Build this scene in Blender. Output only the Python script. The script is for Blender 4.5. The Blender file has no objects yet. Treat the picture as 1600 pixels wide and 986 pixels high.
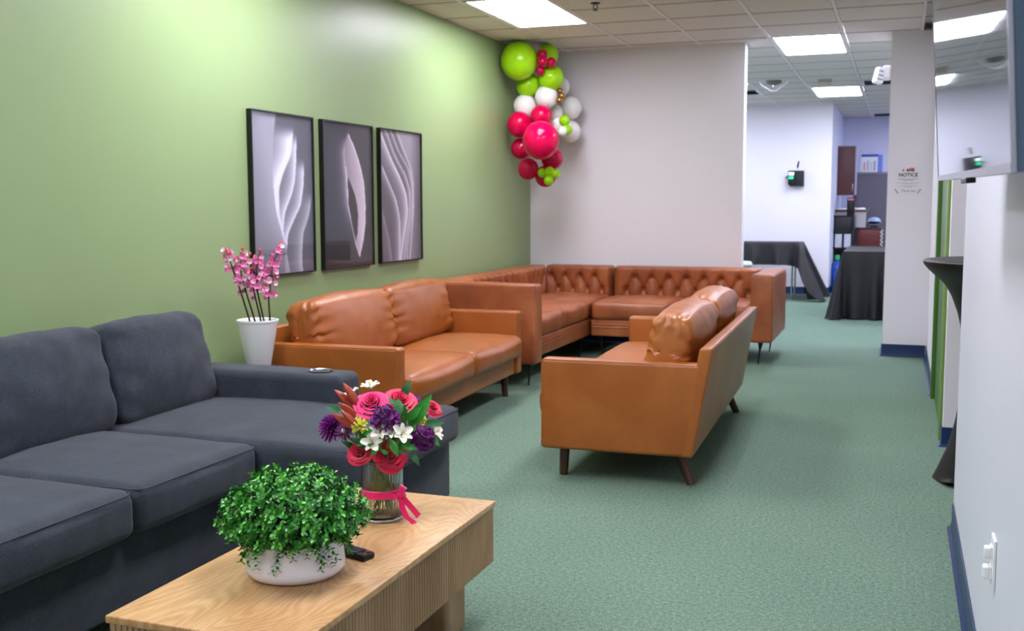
import bpy, math, random
import numpy as np
from mathutils import Vector, Matrix, noise
random.seed(7); rng = np.random.RandomState(5)
S = bpy.context.scene
COL = S.collection
PI = math.pi

# ------------------------------------------------------------------ camera, world, exposure
cam = bpy.data.cameras.new('camera'); camo = bpy.data.objects.new('camera', cam); COL.objects.link(camo)
cam.sensor_fit = 'HORIZONTAL'; cam.sensor_width = 36.0; cam.lens = 36.0 * 1668.2 / 1600.0
cam.clip_start = 0.02; cam.clip_end = 60
camo.matrix_world = Matrix(((0.94001, -0.03282, 0.33955, 0.0), (0.34113, 0.09749, -0.93495, 0.0),
                            (-0.00242, 0.99469, 0.10284, 1.29), (0, 0, 0, 1)))
cam.dof.use_dof = True; cam.dof.focus_distance = 3.1; cam.dof.aperture_fstop = 6.3
S.camera = camo
w = bpy.data.worlds.new('world'); S.world = w; w.use_nodes = True
w.node_tree.nodes['Background'].inputs[0].default_value = (0.75, 0.78, 0.85, 1)
w.node_tree.nodes['Background'].inputs[1].default_value = 0.3
S.view_settings.view_transform = 'Standard'; S.view_settings.look = 'None'
S.view_settings.exposure = 0.08; S.view_settings.gamma = 1.0; S.view_settings.use_curve_mapping = False
LIGHT_FRONT = 25.0; LIGHT_FAR = 26.0            # strength of the troffer diffusers

# ------------------------------------------------------------------ materials
def lin(c):
    if isinstance(c, str): c = [int(c[i:i+2], 16) / 255 for i in (0, 2, 4)]
    return tuple((x / 12.92 if x <= .04045 else ((x + .055) / 1.055) ** 2.4) for x in c) + (1.0,)
class NT:
    def __init__(s, name):
        s.m = bpy.data.materials.new(name); s.m.use_nodes = True; s.t = s.m.node_tree; s.n = s.t.nodes
        s.b = s.n['Principled BSDF']; s.out = s.n['Material Output']
    def add(s, typ, **kw):
        n = s.n.new(typ)
        for k, v in kw.items():
            if k.startswith('i_'): n.inputs[k[2:].replace('_', ' ')].default_value = v
            else: setattr(n, k, v)
        return n
    def link(s, a, b): s.t.links.new(a, b)
    def coords(s, scale=(1, 1, 1), kind='Object'):
        tc = s.add('ShaderNodeTexCoord'); mp = s.add('ShaderNodeMapping'); mp.inputs['Scale'].default_value = scale
        s.link(tc.outputs[kind], mp.inputs[0]); return mp.outputs[0]
    def noise(s, vec, scale, detail=4, rough=.55, dist=0):
        n = s.add('ShaderNodeTexNoise'); n.inputs['Scale'].default_value = scale; n.inputs['Detail'].default_value = detail
        n.inputs['Roughness'].default_value = rough; n.inputs['Distortion'].default_value = dist
        s.link(vec, n.inputs['Vector']); return n.outputs['Fac']
    def ramp(s, fac, stops):
        r = s.add('ShaderNodeValToRGB'); e = r.color_ramp.elements
        while len(e) < len(stops): e.new(.5)
        for x, (p, c) in zip(e, stops): x.position = p; x.color = c if len(c) == 4 else tuple(c) + (1,)
        s.link(fac, r.inputs[0]); return r.outputs[0]
    def bump(s, h, strength, dist=.01, prev=None):
        b = s.add('ShaderNodeBump'); b.inputs['Strength'].default_value = strength; b.inputs['Distance'].default_value = dist
        s.link(h, b.inputs['Height'])
        if prev is not None: s.link(prev, b.inputs['Normal'])
        s.link(b.outputs[0], s.b.inputs['Normal']); return b.outputs[0]
def mat(name, col, rough=.5, metal=0, var=0, vscale=8, bump=0, bscale=60, coat=0, spec=.5, sheen=0, sss=0, trans=0, ior=1.45, kind='Object'):
    t = NT(name); c = lin(col); b = t.b
    b.inputs['Base Color'].default_value = c; b.inputs['Roughness'].default_value = rough
    b.inputs['Metallic'].default_value = metal; b.inputs['Coat Weight'].default_value = coat
    b.inputs['Specular IOR Level'].default_value = spec; b.inputs['Sheen Weight'].default_value = sheen
    b.inputs['Transmission Weight'].default_value = trans; b.inputs['IOR'].default_value = ior
    if sss: b.inputs['Subsurface Weight'].default_value = sss; b.inputs['Subsurface Scale'].default_value = .01
    v = t.coords(kind=kind)
    if var:
        f = t.noise(v, vscale)
        lo = tuple(x * (1 - var) for x in c[:3]) + (1,); hi = tuple(min(1, x * (1 + var)) for x in c[:3]) + (1,)
        t.link(t.ramp(f, [(.3, lo), (.7, hi)]), b.inputs['Base Color'])
    if bump: t.bump(t.noise(v, bscale, 3), bump, .004)
    return t.m
def emis(name, col, s):
    t = NT(name); t.b.inputs['Base Color'].default_value = lin(col); t.b.inputs['Emission Color'].default_value = lin(col)
    t.b.inputs['Emission Strength'].default_value = s; return t.m

M_ = {}
M_['green'] = mat('green_paint', '8ea474', .38, var=.02, vscale=1.2, bump=.06, bscale=180)
M_['white'] = mat('white_paint', 'e8e5ec', .55, var=.015, vscale=1, bump=.05, bscale=160)
M_['rwall'] = mat('satin_white_paint', 'd8d9e6', .4, var=.015, vscale=1, bump=.05, bscale=120)
M_['navy'] = mat('navy_vinyl', '16305c', .35)
M_['trimgreen'] = mat('green_trim_paint', '456d27', .4)
M_['limetrim'] = mat('lime_trim_paint', '6f9448', .4)
M_['tile'] = mat('acoustic_tile', 'dcd5cd', .9, var=.03, vscale=90, bump=.25, bscale=220)
M_['tbar'] = mat('painted_tee_bar', 'e2dedb', .45)
M_['dark'] = mat('dark_plastic', '17181b', .4)
M_['black'] = mat('black_plastic', '0c0c0e', .3)
M_['steel'] = mat('brushed_steel', 'b8bcc0', .22, metal=1)
M_['whitepl'] = mat('white_plastic', 'eeeef0', .35)
M_['diff_front'] = emis('neutral_white_diffuser', 'f6f4ff', LIGHT_FRONT)
M_['diff_far'] = emis('cool_white_diffuser', 'e6e9ff', LIGHT_FAR)
M_['office'] = mat('violet_lit_paint', 'dcdff8', .6)  # violet cast of the office light put into the wall colour

def carpet():
    t = NT('green_loop_carpet'); v = t.coords()
    a = t.noise(v, 230, 3, .7); b = t.noise(v, 1.6, 3, .5); c = t.noise(v, 70, 3, .6)
    m = t.add('ShaderNodeMath', operation='MULTIPLY_ADD'); t.link(c, m.inputs[0]); m.inputs[1].default_value = .45; t.link(a, m.inputs[2])
    col = t.ramp(m.outputs[0], [(.50, lin('3a4c40')), (.74, lin('718a79')), (.95, lin('94ab98'))])
    mx = t.add('ShaderNodeMixRGB', blend_type='MULTIPLY'); mx.inputs[0].default_value = .5
    t.link(col, mx.inputs[1]); t.link(t.ramp(b, [(.35, (.86, .88, .88, 1)), (.65, (1, 1, 1, 1))]), mx.inputs[2])
    t.link(mx.outputs[0], t.b.inputs['Base Color']); t.b.inputs['Roughness'].default_value = .95
    t.b.inputs['Specular IOR Level'].default_value = .15; t.bump(m.outputs[0], .5, .006); return t.m
M_['carpet'] = carpet()
def leather(name, base, dark, lite, rough=.36):
    t = NT(name); v = t.coords(); a = t.noise(v, 3.2, 5, .6, .4); vo = t.add('ShaderNodeTexVoronoi'); vo.inputs['Scale'].default_value = 420
    t.link(v, vo.inputs['Vector'])
    t.link(t.ramp(a, [(.3, lin(dark)), (.5, lin(base)), (.72, lin(lite))]), t.b.inputs['Base Color'])
    t.b.inputs['Roughness'].default_value = rough; t.b.inputs['Specular IOR Level'].default_value = .5
    p = t.bump(vo.outputs['Distance'], .12, .002); t.bump(t.noise(v, 14, 4, .6), .12, .01, p); return t.m
M_['tan'] = leather('caramel_leather', '9e5822', '94501d', 'ab652b')
M_['tuft'] = leather('worn_cognac_leather', '9b532e', '824424', 'b06a42', .4)
M_['tuftbtn'] = mat('cognac_button', '8a4a2a', .35)
def fabric():
    t = NT('charcoal_woven_fabric'); v = t.coords(); a = t.noise(v, 260, 3, .7); b = t.noise(v, 9, 4, .6)
    m = t.add('ShaderNodeMath', operation='MULTIPLY_ADD'); t.link(b, m.inputs[0]); m.inputs[1].default_value = .5; t.link(a, m.inputs[2])
    t.link(t.ramp(m.outputs[0], [(.5, lin('23282f')), (.8, lin('343a44')), (1, lin('434a55'))]), t.b.inputs['Base Color'])
    t.b.inputs['Roughness'].default_value = .9; t.b.inputs['Specular IOR Level'].default_value = .25; t.b.inputs['Sheen Weight'].default_value = .12
    t.bump(m.outputs[0], .35, .003); return t.m
M_['grey'] = fabric()
M_['piping'] = mat('charcoal_piping', '3a3d45', .85)
def wood(name, c0, c1, c2, rings=34, amp=.07, rough=.38, vert=False):
    t = NT(name); v = t.coords((2.6, 1.0, .5) if not vert else (1.6, 1.6, .7))
    n = t.noise(v, 1.5, 1.5, .35, .3); mm = t.add('ShaderNodeMath', operation='MULTIPLY'); t.link(n, mm.inputs[0]); mm.inputs[1].default_value = rings * 6.283
    sn = t.add('ShaderNodeMath', operation='SINE'); t.link(mm.outputs[0], sn.inputs[0])
    fib = t.add('ShaderNodeMapping'); fib.inputs['Scale'].default_value = (45, 5, 45) if not vert else (60, 60, 4); t.link(t.coords(), fib.inputs[0])
    fn = t.noise(fib.outputs[0], 2.6, 5, .7); big = t.noise(v, 3, 3)
    m = t.add('ShaderNodeMath', operation='MULTIPLY_ADD'); t.link(sn.outputs[0], m.inputs[0]); m.inputs[1].default_value = amp; fh = t.add('ShaderNodeMath', operation='MULTIPLY_ADD'); fh.inputs[1].default_value = .45; fh.inputs[2].default_value = .27; t.link(fn, fh.inputs[0]); t.link(fh.outputs[0], m.inputs[2])
    m2 = t.add('ShaderNodeMath', operation='MULTIPLY_ADD'); t.link(big, m2.inputs[0]); m2.inputs[1].default_value = .5; t.link(m.outputs[0], m2.inputs[2])
    t.link(t.ramp(m2.outputs[0], [(.45, lin(c0)), (.75, lin(c1)), (.98, lin(c2))]), t.b.inputs['Base Color'])
    t.b.inputs['Roughness'].default_value = rough; t.bump(m2.outputs[0], .06, .002); return t.m
M_['oak'] = wood('honey_oak_veneer', '96683f', 'c59a69', 'dcb88a', 42, .06, .3)
M_['oakv'] = wood('fluted_oak', '8a6847', 'a98763', 'bf9f79', 5, .06, .5, True)
M_['walnut'] = mat('dark_walnut', '4a2f20', .35, var=.2, vscale=20)
M_['ceramic'] = mat('white_ceramic', 'f0f0f8', .3, coat=.2, var=.02)
M_['pot'] = mat('matte_white_pot', 'e9e8ec', .45)
M_['blackcloth'] = mat('black_polyester_cloth', '0d0d10', .5, sheen=.03, bump=.2, bscale=300)
M_['darkcloth'] = mat('charcoal_polyester_cloth', '2c2a2e', .6, sheen=.3, bump=.2, bscale=300)

# ------------------------------------------------------------------ building helpers
def setp(o, label=None, cat=None, group=None, kind=None):
    if label: o['label'] = label
    if cat: o['category'] = cat
    if group: o['group'] = group
    if kind: o['kind'] = kind
    return o
def thing(name, label, cat, loc=(0, 0, 0), rz=0, group=None):
    o = bpy.data.objects.new(name, None); COL.objects.link(o); o.empty_display_size = .1
    o.location = loc; o.rotation_euler = (0, 0, rz); return setp(o, label, cat, group)
def mesh(name, V, F, m, parent=None, smooth=True, angle=None, loc=None, rot=None):
    me = bpy.data.meshes.new(name); me.from_pydata([tuple(map(float, v)) for v in V], [], [tuple(map(int, f)) for f in F]); me.update()
    for mm in (m if isinstance(m, (list, tuple)) else [m]): me.materials.append(mm)
    if smooth:
        me.polygons.foreach_set('use_smooth', [True] * len(me.polygons))
        if angle: me.set_sharp_from_angle(angle=math.radians(angle))
    o = bpy.data.objects.new(name, me); COL.objects.link(o); o.parent = parent
    if loc is not None: o.location = loc
    if rot is not None: o.rotation_euler = rot
    return o
def share(name, me, parent=None, loc=None, rot=None, scale=None):
    o = bpy.data.objects.new(name, me); COL.objects.link(o); o.parent = parent
    if loc is not None: o.location = loc
    if rot is not None: o.rotation_euler = rot
    if scale is not None: o.scale = scale
    return o
class MB:
    """collects shapes into one mesh"""
    def __init__(s): s.V = []; s.F = []
    def add(s, V, F):
        k = len(s.V); s.V += [tuple(v) for v in V]; s.F += [tuple(i + k for i in f) for f in F]; return s
    def box(s, x0, x1, y0, y1, z0, z1):
        V = [(x, y, z) for x in (x0, x1) for y in (y0, y1) for z in (z0, z1)]
        return s.add(V, [(0, 1, 3, 2), (4, 6, 7, 5), (0, 4, 5, 1), (2, 3, 7, 6), (0, 2, 6, 4), (1, 5, 7, 3)])
    def build(s, name, m, parent=None, smooth=False, angle=None, loc=None, rot=None):
        return mesh(name, s.V, s.F, m, parent, smooth, angle, loc, rot)
def box(name, x0, x1, y0, y1, z0, z1, m, parent=None, bev=0):
    if bev:
        V, F = rbv((x1 - x0, y1 - y0, z1 - z0), bev, 2, (1, 1, 1)); V = V + np.array([(x0 + x1) / 2, (y0 + y1) / 2, (z0 + z1) / 2])
        return mesh(name, V, F, m, parent, True, 40)
    return MB().box(x0, x1, y0, y1, z0, z1).build(name, m, parent)
def rbv(size, r, seg=3, n=(1, 1, 1)):
    h = np.array(size) / 2.0; r = min(r, *(h * .999)); ax = []
    for a in range(3):
        e = [-h[a] + r * (1 - math.cos(PI / 2 * i / seg) * 1.0) if False else -h[a] + r * i / seg for i in range(seg)]
        e = [-h[a] + r * (1 - math.tan(PI / 4 * (1 - i / seg))) for i in range(seg)]
        mid = list(np.linspace(-h[a] + r, h[a] - r, n[a] + 1)); ax.append(np.array(e + mid + [-x for x in e[::-1]]))
    idx = {}; V = []; F = []
    def vid(p):
        k = tuple(np.round(p, 6))
        if k not in idx: idx[k] = len(V); V.append(p)
        return idx[k]
    for a in range(3):
        b, c = (a + 1) % 3, (a + 2) % 3
        for sgn in (-1, 1):
            nb, nc = len(ax[b]), len(ax[c]); G = np.zeros((nb, nc), int)
            for i in range(nb):
                for j in range(nc):
                    p = np.zeros(3); p[a] = sgn * h[a]; p[b] = ax[b][i]; p[c] = ax[c][j]; G[i, j] = vid(p)
            for i in range(nb - 1):
                for j in range(nc - 1):
                    f = (G[i, j], G[i + 1, j], G[i + 1, j + 1], G[i, j + 1]); F.append(f if sgn > 0 else f[::-1])
    V = np.array(V); core = np.clip(V, -(h - r), h - r); d = V - core; L = np.linalg.norm(d, axis=1, keepdims=True); L[L == 0] = 1
    return core + r * d / L, F
def nz(V, s, seed=0): return np.array([noise.noise(Vector((float(p[0]) * s + seed, float(p[1]) * s + seed * .7, float(p[2]) * s))) for p in V])
def cushion(name, size, r, m, parent, loc, rot=(0, 0, 0), puff=(0, 0, 0), n=(10, 10, 3), fn=None, seg=4, wr=0, seed=1):
    V, F = rbv(size, r, seg, n); h = np.array(size) / 2; s = np.clip(V / h, -1, 1); D = np.zeros_like(V)
    for a in range(3):
        b, c = (a + 1) % 3, (a + 2) % 3
        D[:, a] = puff[a] * s[:, a] * (1 - s[:, b] ** 2) * (1 - s[:, c] ** 2)
    if fn is not None: D = D + fn(V, s, h)
    if wr:
        a = nz(V, 9, seed) * wr + nz(V * np.array([1, 1, 2.2]), 22, seed + 3) * wr * .35
        nrm = s / np.maximum(np.linalg.norm(s, axis=1, keepdims=True), .01); D = D + nrm * a[:, None]
    return mesh(name, V + D, F, m, parent, True, None, loc, rot)
def tubev(P, r, n=8, closed=False, taper=None):
    P = [Vector(p) for p in P]; V = []; F = []; N = len(P); up = Vector((0, 0, 1)); prev = None
    for i, p in enumerate(P):
        a = P[(i - 1) % N] if closed or i > 0 else p; b = P[(i + 1) % N] if closed or i < N - 1 else p
        t = (b - a); t = t.normalized() if t.length > 1e-9 else Vector((0, 0, 1))
        if prev is None:
            u = t.orthogonal().normalized()
        else:
            u = (prev - t * prev.dot(t)); u = u.normalized() if u.length > 1e-6 else t.orthogonal().normalized()
        prev = u; w_ = t.cross(u); rr = r if taper is None else r * (1 + (taper - 1) * i / (N - 1))
        for k in range(n):
            q = p + (u * math.cos(2 * PI * k / n) + w_ * math.sin(2 * PI * k / n)) * rr; V.append(tuple(q))
    for i in range(N if closed else N - 1):
        j = (i + 1) % N
        for k in range(n): F.append((i * n + k, i * n + (k + 1) % n, j * n + (k + 1) % n, j * n + k))
    if not closed: F.append(tuple(range(n))[::-1]); F.append(tuple((N - 1) * n + k for k in range(n)))
    return V, F
def tube(name, P, r, m, parent=None, n=8, closed=False, taper=None):
    V, F = tubev(P, r, n, closed, taper); return mesh(name, V, F, m, parent, True, 50)
def lathev(prof, n=32, rib=None):
    V = []; F = []
    for (r, z) in prof:
        for k in range(n):
            a = 2 * PI * k / n; rr = r * (1 + (rib(a, z) if rib else 0)); V.append((rr * math.cos(a), rr * math.sin(a), z))
    for i in range(len(prof) - 1):
        for k in range(n): F.append((i * n + k, i * n + (k + 1) % n, (i + 1) * n + (k + 1) % n, (i + 1) * n + k))
    return V, F
def lathe(name, prof, m, parent=None, n=32, loc=None, rib=None, angle=40, rot=None):
    V, F = lathev(prof, n, rib); return mesh(name, V, F, m, parent, True, angle, loc, rot)
def spherev(c, r, n=16, k=10, sz=(1, 1, 1)):
    V = []; F = []
    for i in range(k + 1):
        t = PI * i / k
        for j in range(n):
            a = 2 * PI * j / n; V.append((c[0] + r * sz[0] * math.sin(t) * math.cos(a), c[1] + r * sz[1] * math.sin(t) * math.sin(a), c[2] + r * sz[2] * math.cos(t)))
    for i in range(k):
        for j in range(n): F.append((i * n + j, (i + 1) * n + j, (i + 1) * n + (j + 1) % n, i * n + (j + 1) % n))
    return V, F
def struct(o, label=None): o['kind'] = 'structure'; return o
def quadstrip(path, wv, m, name, parent, th=.0006):
    """flat ribbon following path; wv = half width vector(s); given thickness"""
    V = []; F = []; N = len(path)
    for i, p in enumerate(path):
        p = Vector(p); w_ = Vector(wv[i] if isinstance(wv, list) else wv)
        a = Vector(path[max(i - 1, 0)]); b = Vector(path[min(i + 1, N - 1)]); nn = (b - a).cross(w_); nn = nn.normalized() * th if nn.length else Vector((0, 0, th))
        V += [p - w_ - nn, p + w_ - nn, p + w_ + nn, p - w_ + nn]
    for i in range(N - 1):
        for k in range(4): F.append((i * 4 + k, i * 4 + (k + 1) % 4, i * 4 + 4 + (k + 1) % 4, i * 4 + 4 + k))
    F += [(3, 2, 1, 0), tuple((N - 1) * 4 + k for k in range(4))]
    return mesh(name, V, F, m, parent, True, 60)

# ------------------------------------------------------------------ room shell
H = 2.71; XL = -3.34; XR = .235; YB = 9.72
struct(box('floor', -5.2, 3.0, -3.2, 19.0, -.08, 0, M_['carpet']))
struct(box('wall_left', XL - .12, XL, -3.2, YB + .15, 0, H + .06, M_['green']))
struct(box('wall_back', XL, -1.338, YB, YB + .15, 0, H, M_['white']))
struct(box('wall_rear', XL, XR + .12, -3.2, -3.08, 0, H + .06, M_['white']))
struct(box('wall_right', XR, XR + .14, -3.08, 4.5, 0, H + .06, M_['rwall']))
struct(box('wall_right_middle', XR + .012, 1.9, 6.06, 6.18, 0, H + .06, M_['white']))
struct(box('wall_right_alcove', 1.78, 1.9, 4.36, 6.06, 0, H + .06, M_['white']))
struct(box('wall_right_alcove_front', XR + .14, 1.9, 4.36, 4.5, 0, H + .06, M_['white']))
struct(box('wall_right_green', XR + .012, XR + .13, 6.18, 7.66, 0, H + .06, M_['trimgreen']))
struct(box('wall_right_far', XR, XR + .13, 7.66, 9.58, 0, H + .06, M_['white']))
struct(box('wall_pier', -.118, XR + .13, 9.58, 10.15, 0, H, M_['white']))
struct(box('wall_far', -5.2, -.95, 15.9, 16.02, 0, H + .06, M_['white']))
struct(box('wall_far_side', -1.07, -.95, 16.02, 18.75, 0, H + .06, M_['office']))
struct(box('wall_far_office', -.95, 3.0, 18.7, 18.82, 0, H + .06, M_['office']))
struct(box('wall_far_left', -5.2, -5.08, YB + .15, 15.9, 0, H + .06, M_['white']))
struct(box('wall_far_front', -5.2, XL - .12, YB + .03, YB + .15, 0, H + .06, M_['white']))
struct(box('wall_far_right', 2.9, 3.02, 10.15, 18.7, 0, H + .06, M_['white']))
struct(box('wall_far_near', XR + .13, 3.0, 10.03, 10.15, 0, H + .06, M_['white']))
def cove(name, pts, h=.105):
    """vinyl cove base following the foot of a wall; pts are (x,y,outward nx,ny)"""
    prof = [(0.002, h), (.006, h), (.006, .03), (.010, .012), (.022, .001), (.002, .001)]
    V = []; F = []; k = len(prof)
    for (x, y, nx, ny) in pts:
        for (d, z) in prof: V.append((x + nx * d, y + ny * d, z))
    for i in range(len(pts) - 1):
        for j in range(k): F.append((i * k + j, i * k + (j + 1) % k, (i + 1) * k + (j + 1) % k, (i + 1) * k + j))
    F += [tuple(range(k)), tuple((len(pts) - 1) * k + j for j in range(k))[::-1]]
    return struct(mesh(name, V, F, M_['navy'], None, True, 30))
cove('baseboard_left', [(XL, -3.0, 1, 0), (XL, YB, 1, 0)])
cove('baseboard_back', [(XL + .01, YB, 0, -1), (-1.338, YB, 1, -1), (-1.338, YB + .15, 1, 1)])
cove('baseboard_right', [(XR, 4.5, -1, 1), (XR, -3.0, -1, 0)])
cove('baseboard_right_end', [(XR + .14, 4.5, 0, 1), (XR, 4.5, -1, 1)])
cove('baseboard_right_middle', [(XR + .01, 6.17, -1, 0), (XR + .012, 6.06, -1, -1), (1.75, 6.06, 0, -1)])
cove('baseboard_right_far', [(XR, 9.58, -1, 0), (XR, 7.67, -1, 0)])
cove('baseboard_pier', [(-.118, 10.1, -1, 0), (-.118, 9.58, -1, -1), (XR - .01, 9.58, 0, -1)])
cove('baseboard_far', [(-5.0, 15.9, 0, -1), (-.95, 15.9, 1, -1), (-.95, 18.6, 1, 0)])
struct(box('trim_1', XR - .004, XR + .012, 6.19, 6.32, 0, 2.3, M_['limetrim'], bev=.003))
struct(box('trim_2', XR - .012, XR + .012, 7.55, 7.66, 0, 2.3, M_['trimgreen'], bev=.003))
# corner bead of the nearer partition end
struct(box('trim_3', XR - .0015, XR + .003, 4.49, 4.5015, .1, H - .01, M_['rwall']))

# ceiling: slab, tee grid, every tile its own piece
ceil = struct(box('ceiling', -5.2, 3.02, -3.2, 19.0, H + .06, H + .12, M_['tile']))
TX, TY, X0, Y0 = .6135, .605, -2.955, 7.09
bars = MB(); cross = MB()
for i in range(-5, 12):
    x = X0 + i * TX
    if x < -5.2 or x > 3: continue
    bars.box(x - .012, x + .012, (-3.08 if XL < x < XR else 9.9), 18.7, H - .004, H + .003)
    bars.box(x - .003, x + .003, (-3.08 if XL < x < XR else 9.9), 18.7, H + .003, H + .03)
ys = [Y0 + j * TY for j in range(-17, 20)]
for y in ys:
    if y > 18.7: continue
    cross.box(XL if y < YB + .1 else -5.08, XR + (0 if y < 4.4 or y > 6.1 and y < 10 else 1.5 if y < 10 else 2.5), y - .012, y + .012, H - .002, H + .003)
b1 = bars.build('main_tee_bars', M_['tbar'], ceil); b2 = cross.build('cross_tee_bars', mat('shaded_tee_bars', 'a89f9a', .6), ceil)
tw = TX / 2 - .0135; tl = TY / 2 - .0135
tm = MB(); tm.box(-tw, tw, -tl, tl, .004, .02); tm.box(-tw + .004, tw - .004, -tl + .004, tl - .004, .0, .0045)
tme = bpy.data.meshes.new('ceiling_tile'); tme.from_pydata(tm.V, [], tm.F); tme.materials.append(M_['tile']); tme.update()
# fixtures: (ix, iy) of the first of the two cells each takes
FIX = [(2, -14, 'front'), (0, 0, 'front'), (0, -5, 'front'), (0, -10, 'front'), (3, -3, 'front'), (3, -8, 'front'), (3, 4, 'far'), (3, 11, 'far'), (1, 8, 'far'), (6, 5, 'far'), (6, 11, 'far'), (-2, 6, 'far'), (-1, 12, 'far'), (6, 16, 'far')]  # first one is unseen, added behind the view as front fill
FIX = [f for f in FIX]
used = set()
for (i, j, k) in FIX: used |= {(i, j), (i, j + 1)}
VENT = {(1, 11), (4, 10), (4, 18)}
used |= VENT
LBL = {(2, -14): 'recessed ceiling light added behind the viewpoint to light the near room from the front', (0, -5): 'recessed ceiling light over the caramel loveseat at the green wall', (0, -10): 'recessed ceiling light over the near end of the charcoal sofa', (3, -3): 'recessed ceiling light over the carpet behind the middle loveseat', (3, -8): 'recessed ceiling light over the carpet beside the coffee table', (6, 5): 'recessed ceiling light hidden behind the white pier', (6, 11): 'recessed ceiling light beyond the dark-covered table', (-2, 6): 'recessed ceiling light hidden behind the white partition', (-1, 12): 'recessed ceiling light above the far black-covered table', (6, 16): 'recessed ceiling light added out of view to light the office corner',  # office corner light is added out of view to give the office blue light
       (0, 0): 'recessed ceiling light near the green wall before the balloons', (3, 4): 'recessed ceiling light just past the white partition end, larger one in the far room',
       (3, 11): 'smaller recessed ceiling light deep in the far room', (1, 8): 'sliver of a recessed ceiling light behind the white partition edge'}
for j in range(-17, 20):
    for i in range(-4, 10):
        x = X0 + (i + .5) * TX; y = Y0 + (j + .5) * TY
        if (i, j) in used or y > 18.6: continue
        if y < YB:
            if not (-1 <= i <= 5): continue
            if i == 5 and not (4.3 < y < 6.2): continue
            if y < 1: continue
        else:
            if not (-3 <= i <= 6) or (i > 4 and y < 10.2): continue
        share('ceiling_tile', tme, ceil, (x, y, H))
for (i, j, k) in FIX:
    x = X0 + (i + .5) * TX; y = Y0 + (j + 1) * TY
    t = thing('ceiling_light', LBL[(i, j)], 'ceiling light', (x, y, H), group='recessed fluorescent ceiling lights')
    a, b = TX / 2 - .013, TY - .013
    f = MB(); f.box(-a, a, -b, -b + .02, -.002, .02); f.box(-a, a, b - .02, b, -.002, .02); f.box(-a, -a + .02, -b, b, -.002, .02); f.box(a - .02, a, -b, b, -.002, .02)
    f.build('frame', M_['tbar'], t)
    for s in (-1, 1):
        d = MB(); x0, x1 = (-a + .02, -.004) if s < 0 else (.004, a - .02)
        d.box(x0, x1, -b + .02, b - .02, .004, .008); d.build('diffuser', M_['diff_front' if k == 'front' else 'diff_far'], t)
    box('centre_rib', -.004, .004, -b + .02, b - .02, 0, .008, M_['tbar'], t)
for (i, j) in VENT:
    x = X0 + (i + .5) * TX; y = Y0 + (j + .5) * TY
    t = thing('ceiling_vent', {(1, 11): 'dark square air vent near the white partition edge', (4, 10): 'dark return air grille beside the emergency lamp', (4, 18): 'dark grille at the far end of the office ceiling'}[(i, j)], 'vent', (x, y, H), group='ceiling air vents')
    a, b = TX / 2 - .013, TY / 2 - .013
    f = MB(); f.box(-a, a, -b, -b + .03, -.003, .01); f.box(-a, a, b - .03, b, -.003, .01); f.box(-a, -a + .03, -b, b, -.003, .01); f.box(a - .03, a, -b, b, -.003, .01)
    f.build('frame', M_['tbar'], t); box('duct', -a + .03, a - .03, -b + .03, b - .03, .025, .03, M_['dark'], t)
    for q in range(8):
        yy = -b + .05 + q * (2 * b - .1) / 7
        mesh('slat', [(-a + .03, yy - .012, .0), (a - .03, yy - .012, .0), (a - .03, yy + .012, .02), (-a + .03, yy + .012, .02), (-a + .03, yy - .010, .002), (a - .03, yy - .010, .002), (a - .03, yy + .014, .022), (-a + .03, yy + .014, .022)],
             [(0, 1, 2, 3), (7, 6, 5, 4), (0, 4, 5, 1), (2, 6, 7, 3), (1, 5, 6, 2), (0, 3, 7, 4)], mat('vent_grey', '6d6f78', .5) if q == 0 else bpy.data.materials['vent_grey'], t, False)
# sprinkler
t = thing('sprinkler_head', 'small dark pendent sprinkler head on the ceiling tile', 'sprinkler', (-2.08, 7.47, H))
lathe('escutcheon', [(0, 0), (.035, 0), (.033, -.006), (.014, -.012), (0, -.012)], M_['dark'], t, 20)
tube('frame_arm', [(-.008, 0, -.01), (-.018, 0, -.03), (0, 0, -.05)], .004, M_['dark'], t, 6); tube('frame_arm', [(.008, 0, -.01), (.018, 0, -.03), (0, 0, -.05)], .004, M_['dark'], t, 6)
lathe('deflector', [(0, -.05), (.02, -.05), (.02, -.053), (0, -.053)], M_['dark'], t, 16)
t = thing('smoke_detector', 'round beige smoke detector on the far ceiling', 'smoke detector', (-.87, 12.9, H))
lathe('detector_base', [(0, 0), (.08, 0), (.08, -.02), (.0, -.02)], mat('aged_plastic', 'b5ab98', .5), t, 24)
lathe('detector_cap', [(.07, -.02), (.078, -.035), (.06, -.062), (0, -.066)], bpy.data.materials['aged_plastic'], t, 24)
t = thing('wireless_access_point', 'dark disc with a white v-shaped bracket hanging from the far ceiling', 'access point', (-1.43, 12.8, H))
lathe('dome', [(0, 0), (.09, 0), (.085, -.03), (.05, -.05), (0, -.055)], mat('taupe_plastic', '6d675f', .5), t, 24)
tube('bracket', [(-.16, 0, -.0), (-.15, 0, -.03), (-.03, 0, -.115), (.03, 0, -.115), (.15, 0, -.03), (.16, 0, 0)], .010, M_['whitepl'], t, 8)
lathe('indicator', [(0, -.055), (.012, -.055), (.012, -.065), (0, -.067)], M_['steel'], t, 12)
t = thing('emergency_light', 'white wall-mounted emergency lamp with slotted head on the pier side', 'emergency light', (-.118, 9.86, 2.38))
cushion('housing', (.07, .15, .12), .025, M_['whitepl'], t, (-.037, 0, .03), n=(1, 1, 1))


h_ = cushion('lamp_head', (.075, .08, .14), .018, M_['whitepl'], t, (-.098, -.04, .005), (0, math.radians(14), math.radians(28)), n=(1, 1, 1))
for q in range(3):
    sb = MB(); sb.box(-.025, .025, -.043, -.038, .032 - q * .034 - .006, .032 - q * .034 + .006); sb.build('slot', mat('slot_grey', '8c8c96', .5) if q == 0 else bpy.data.materials['slot_grey'], h_)

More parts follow.
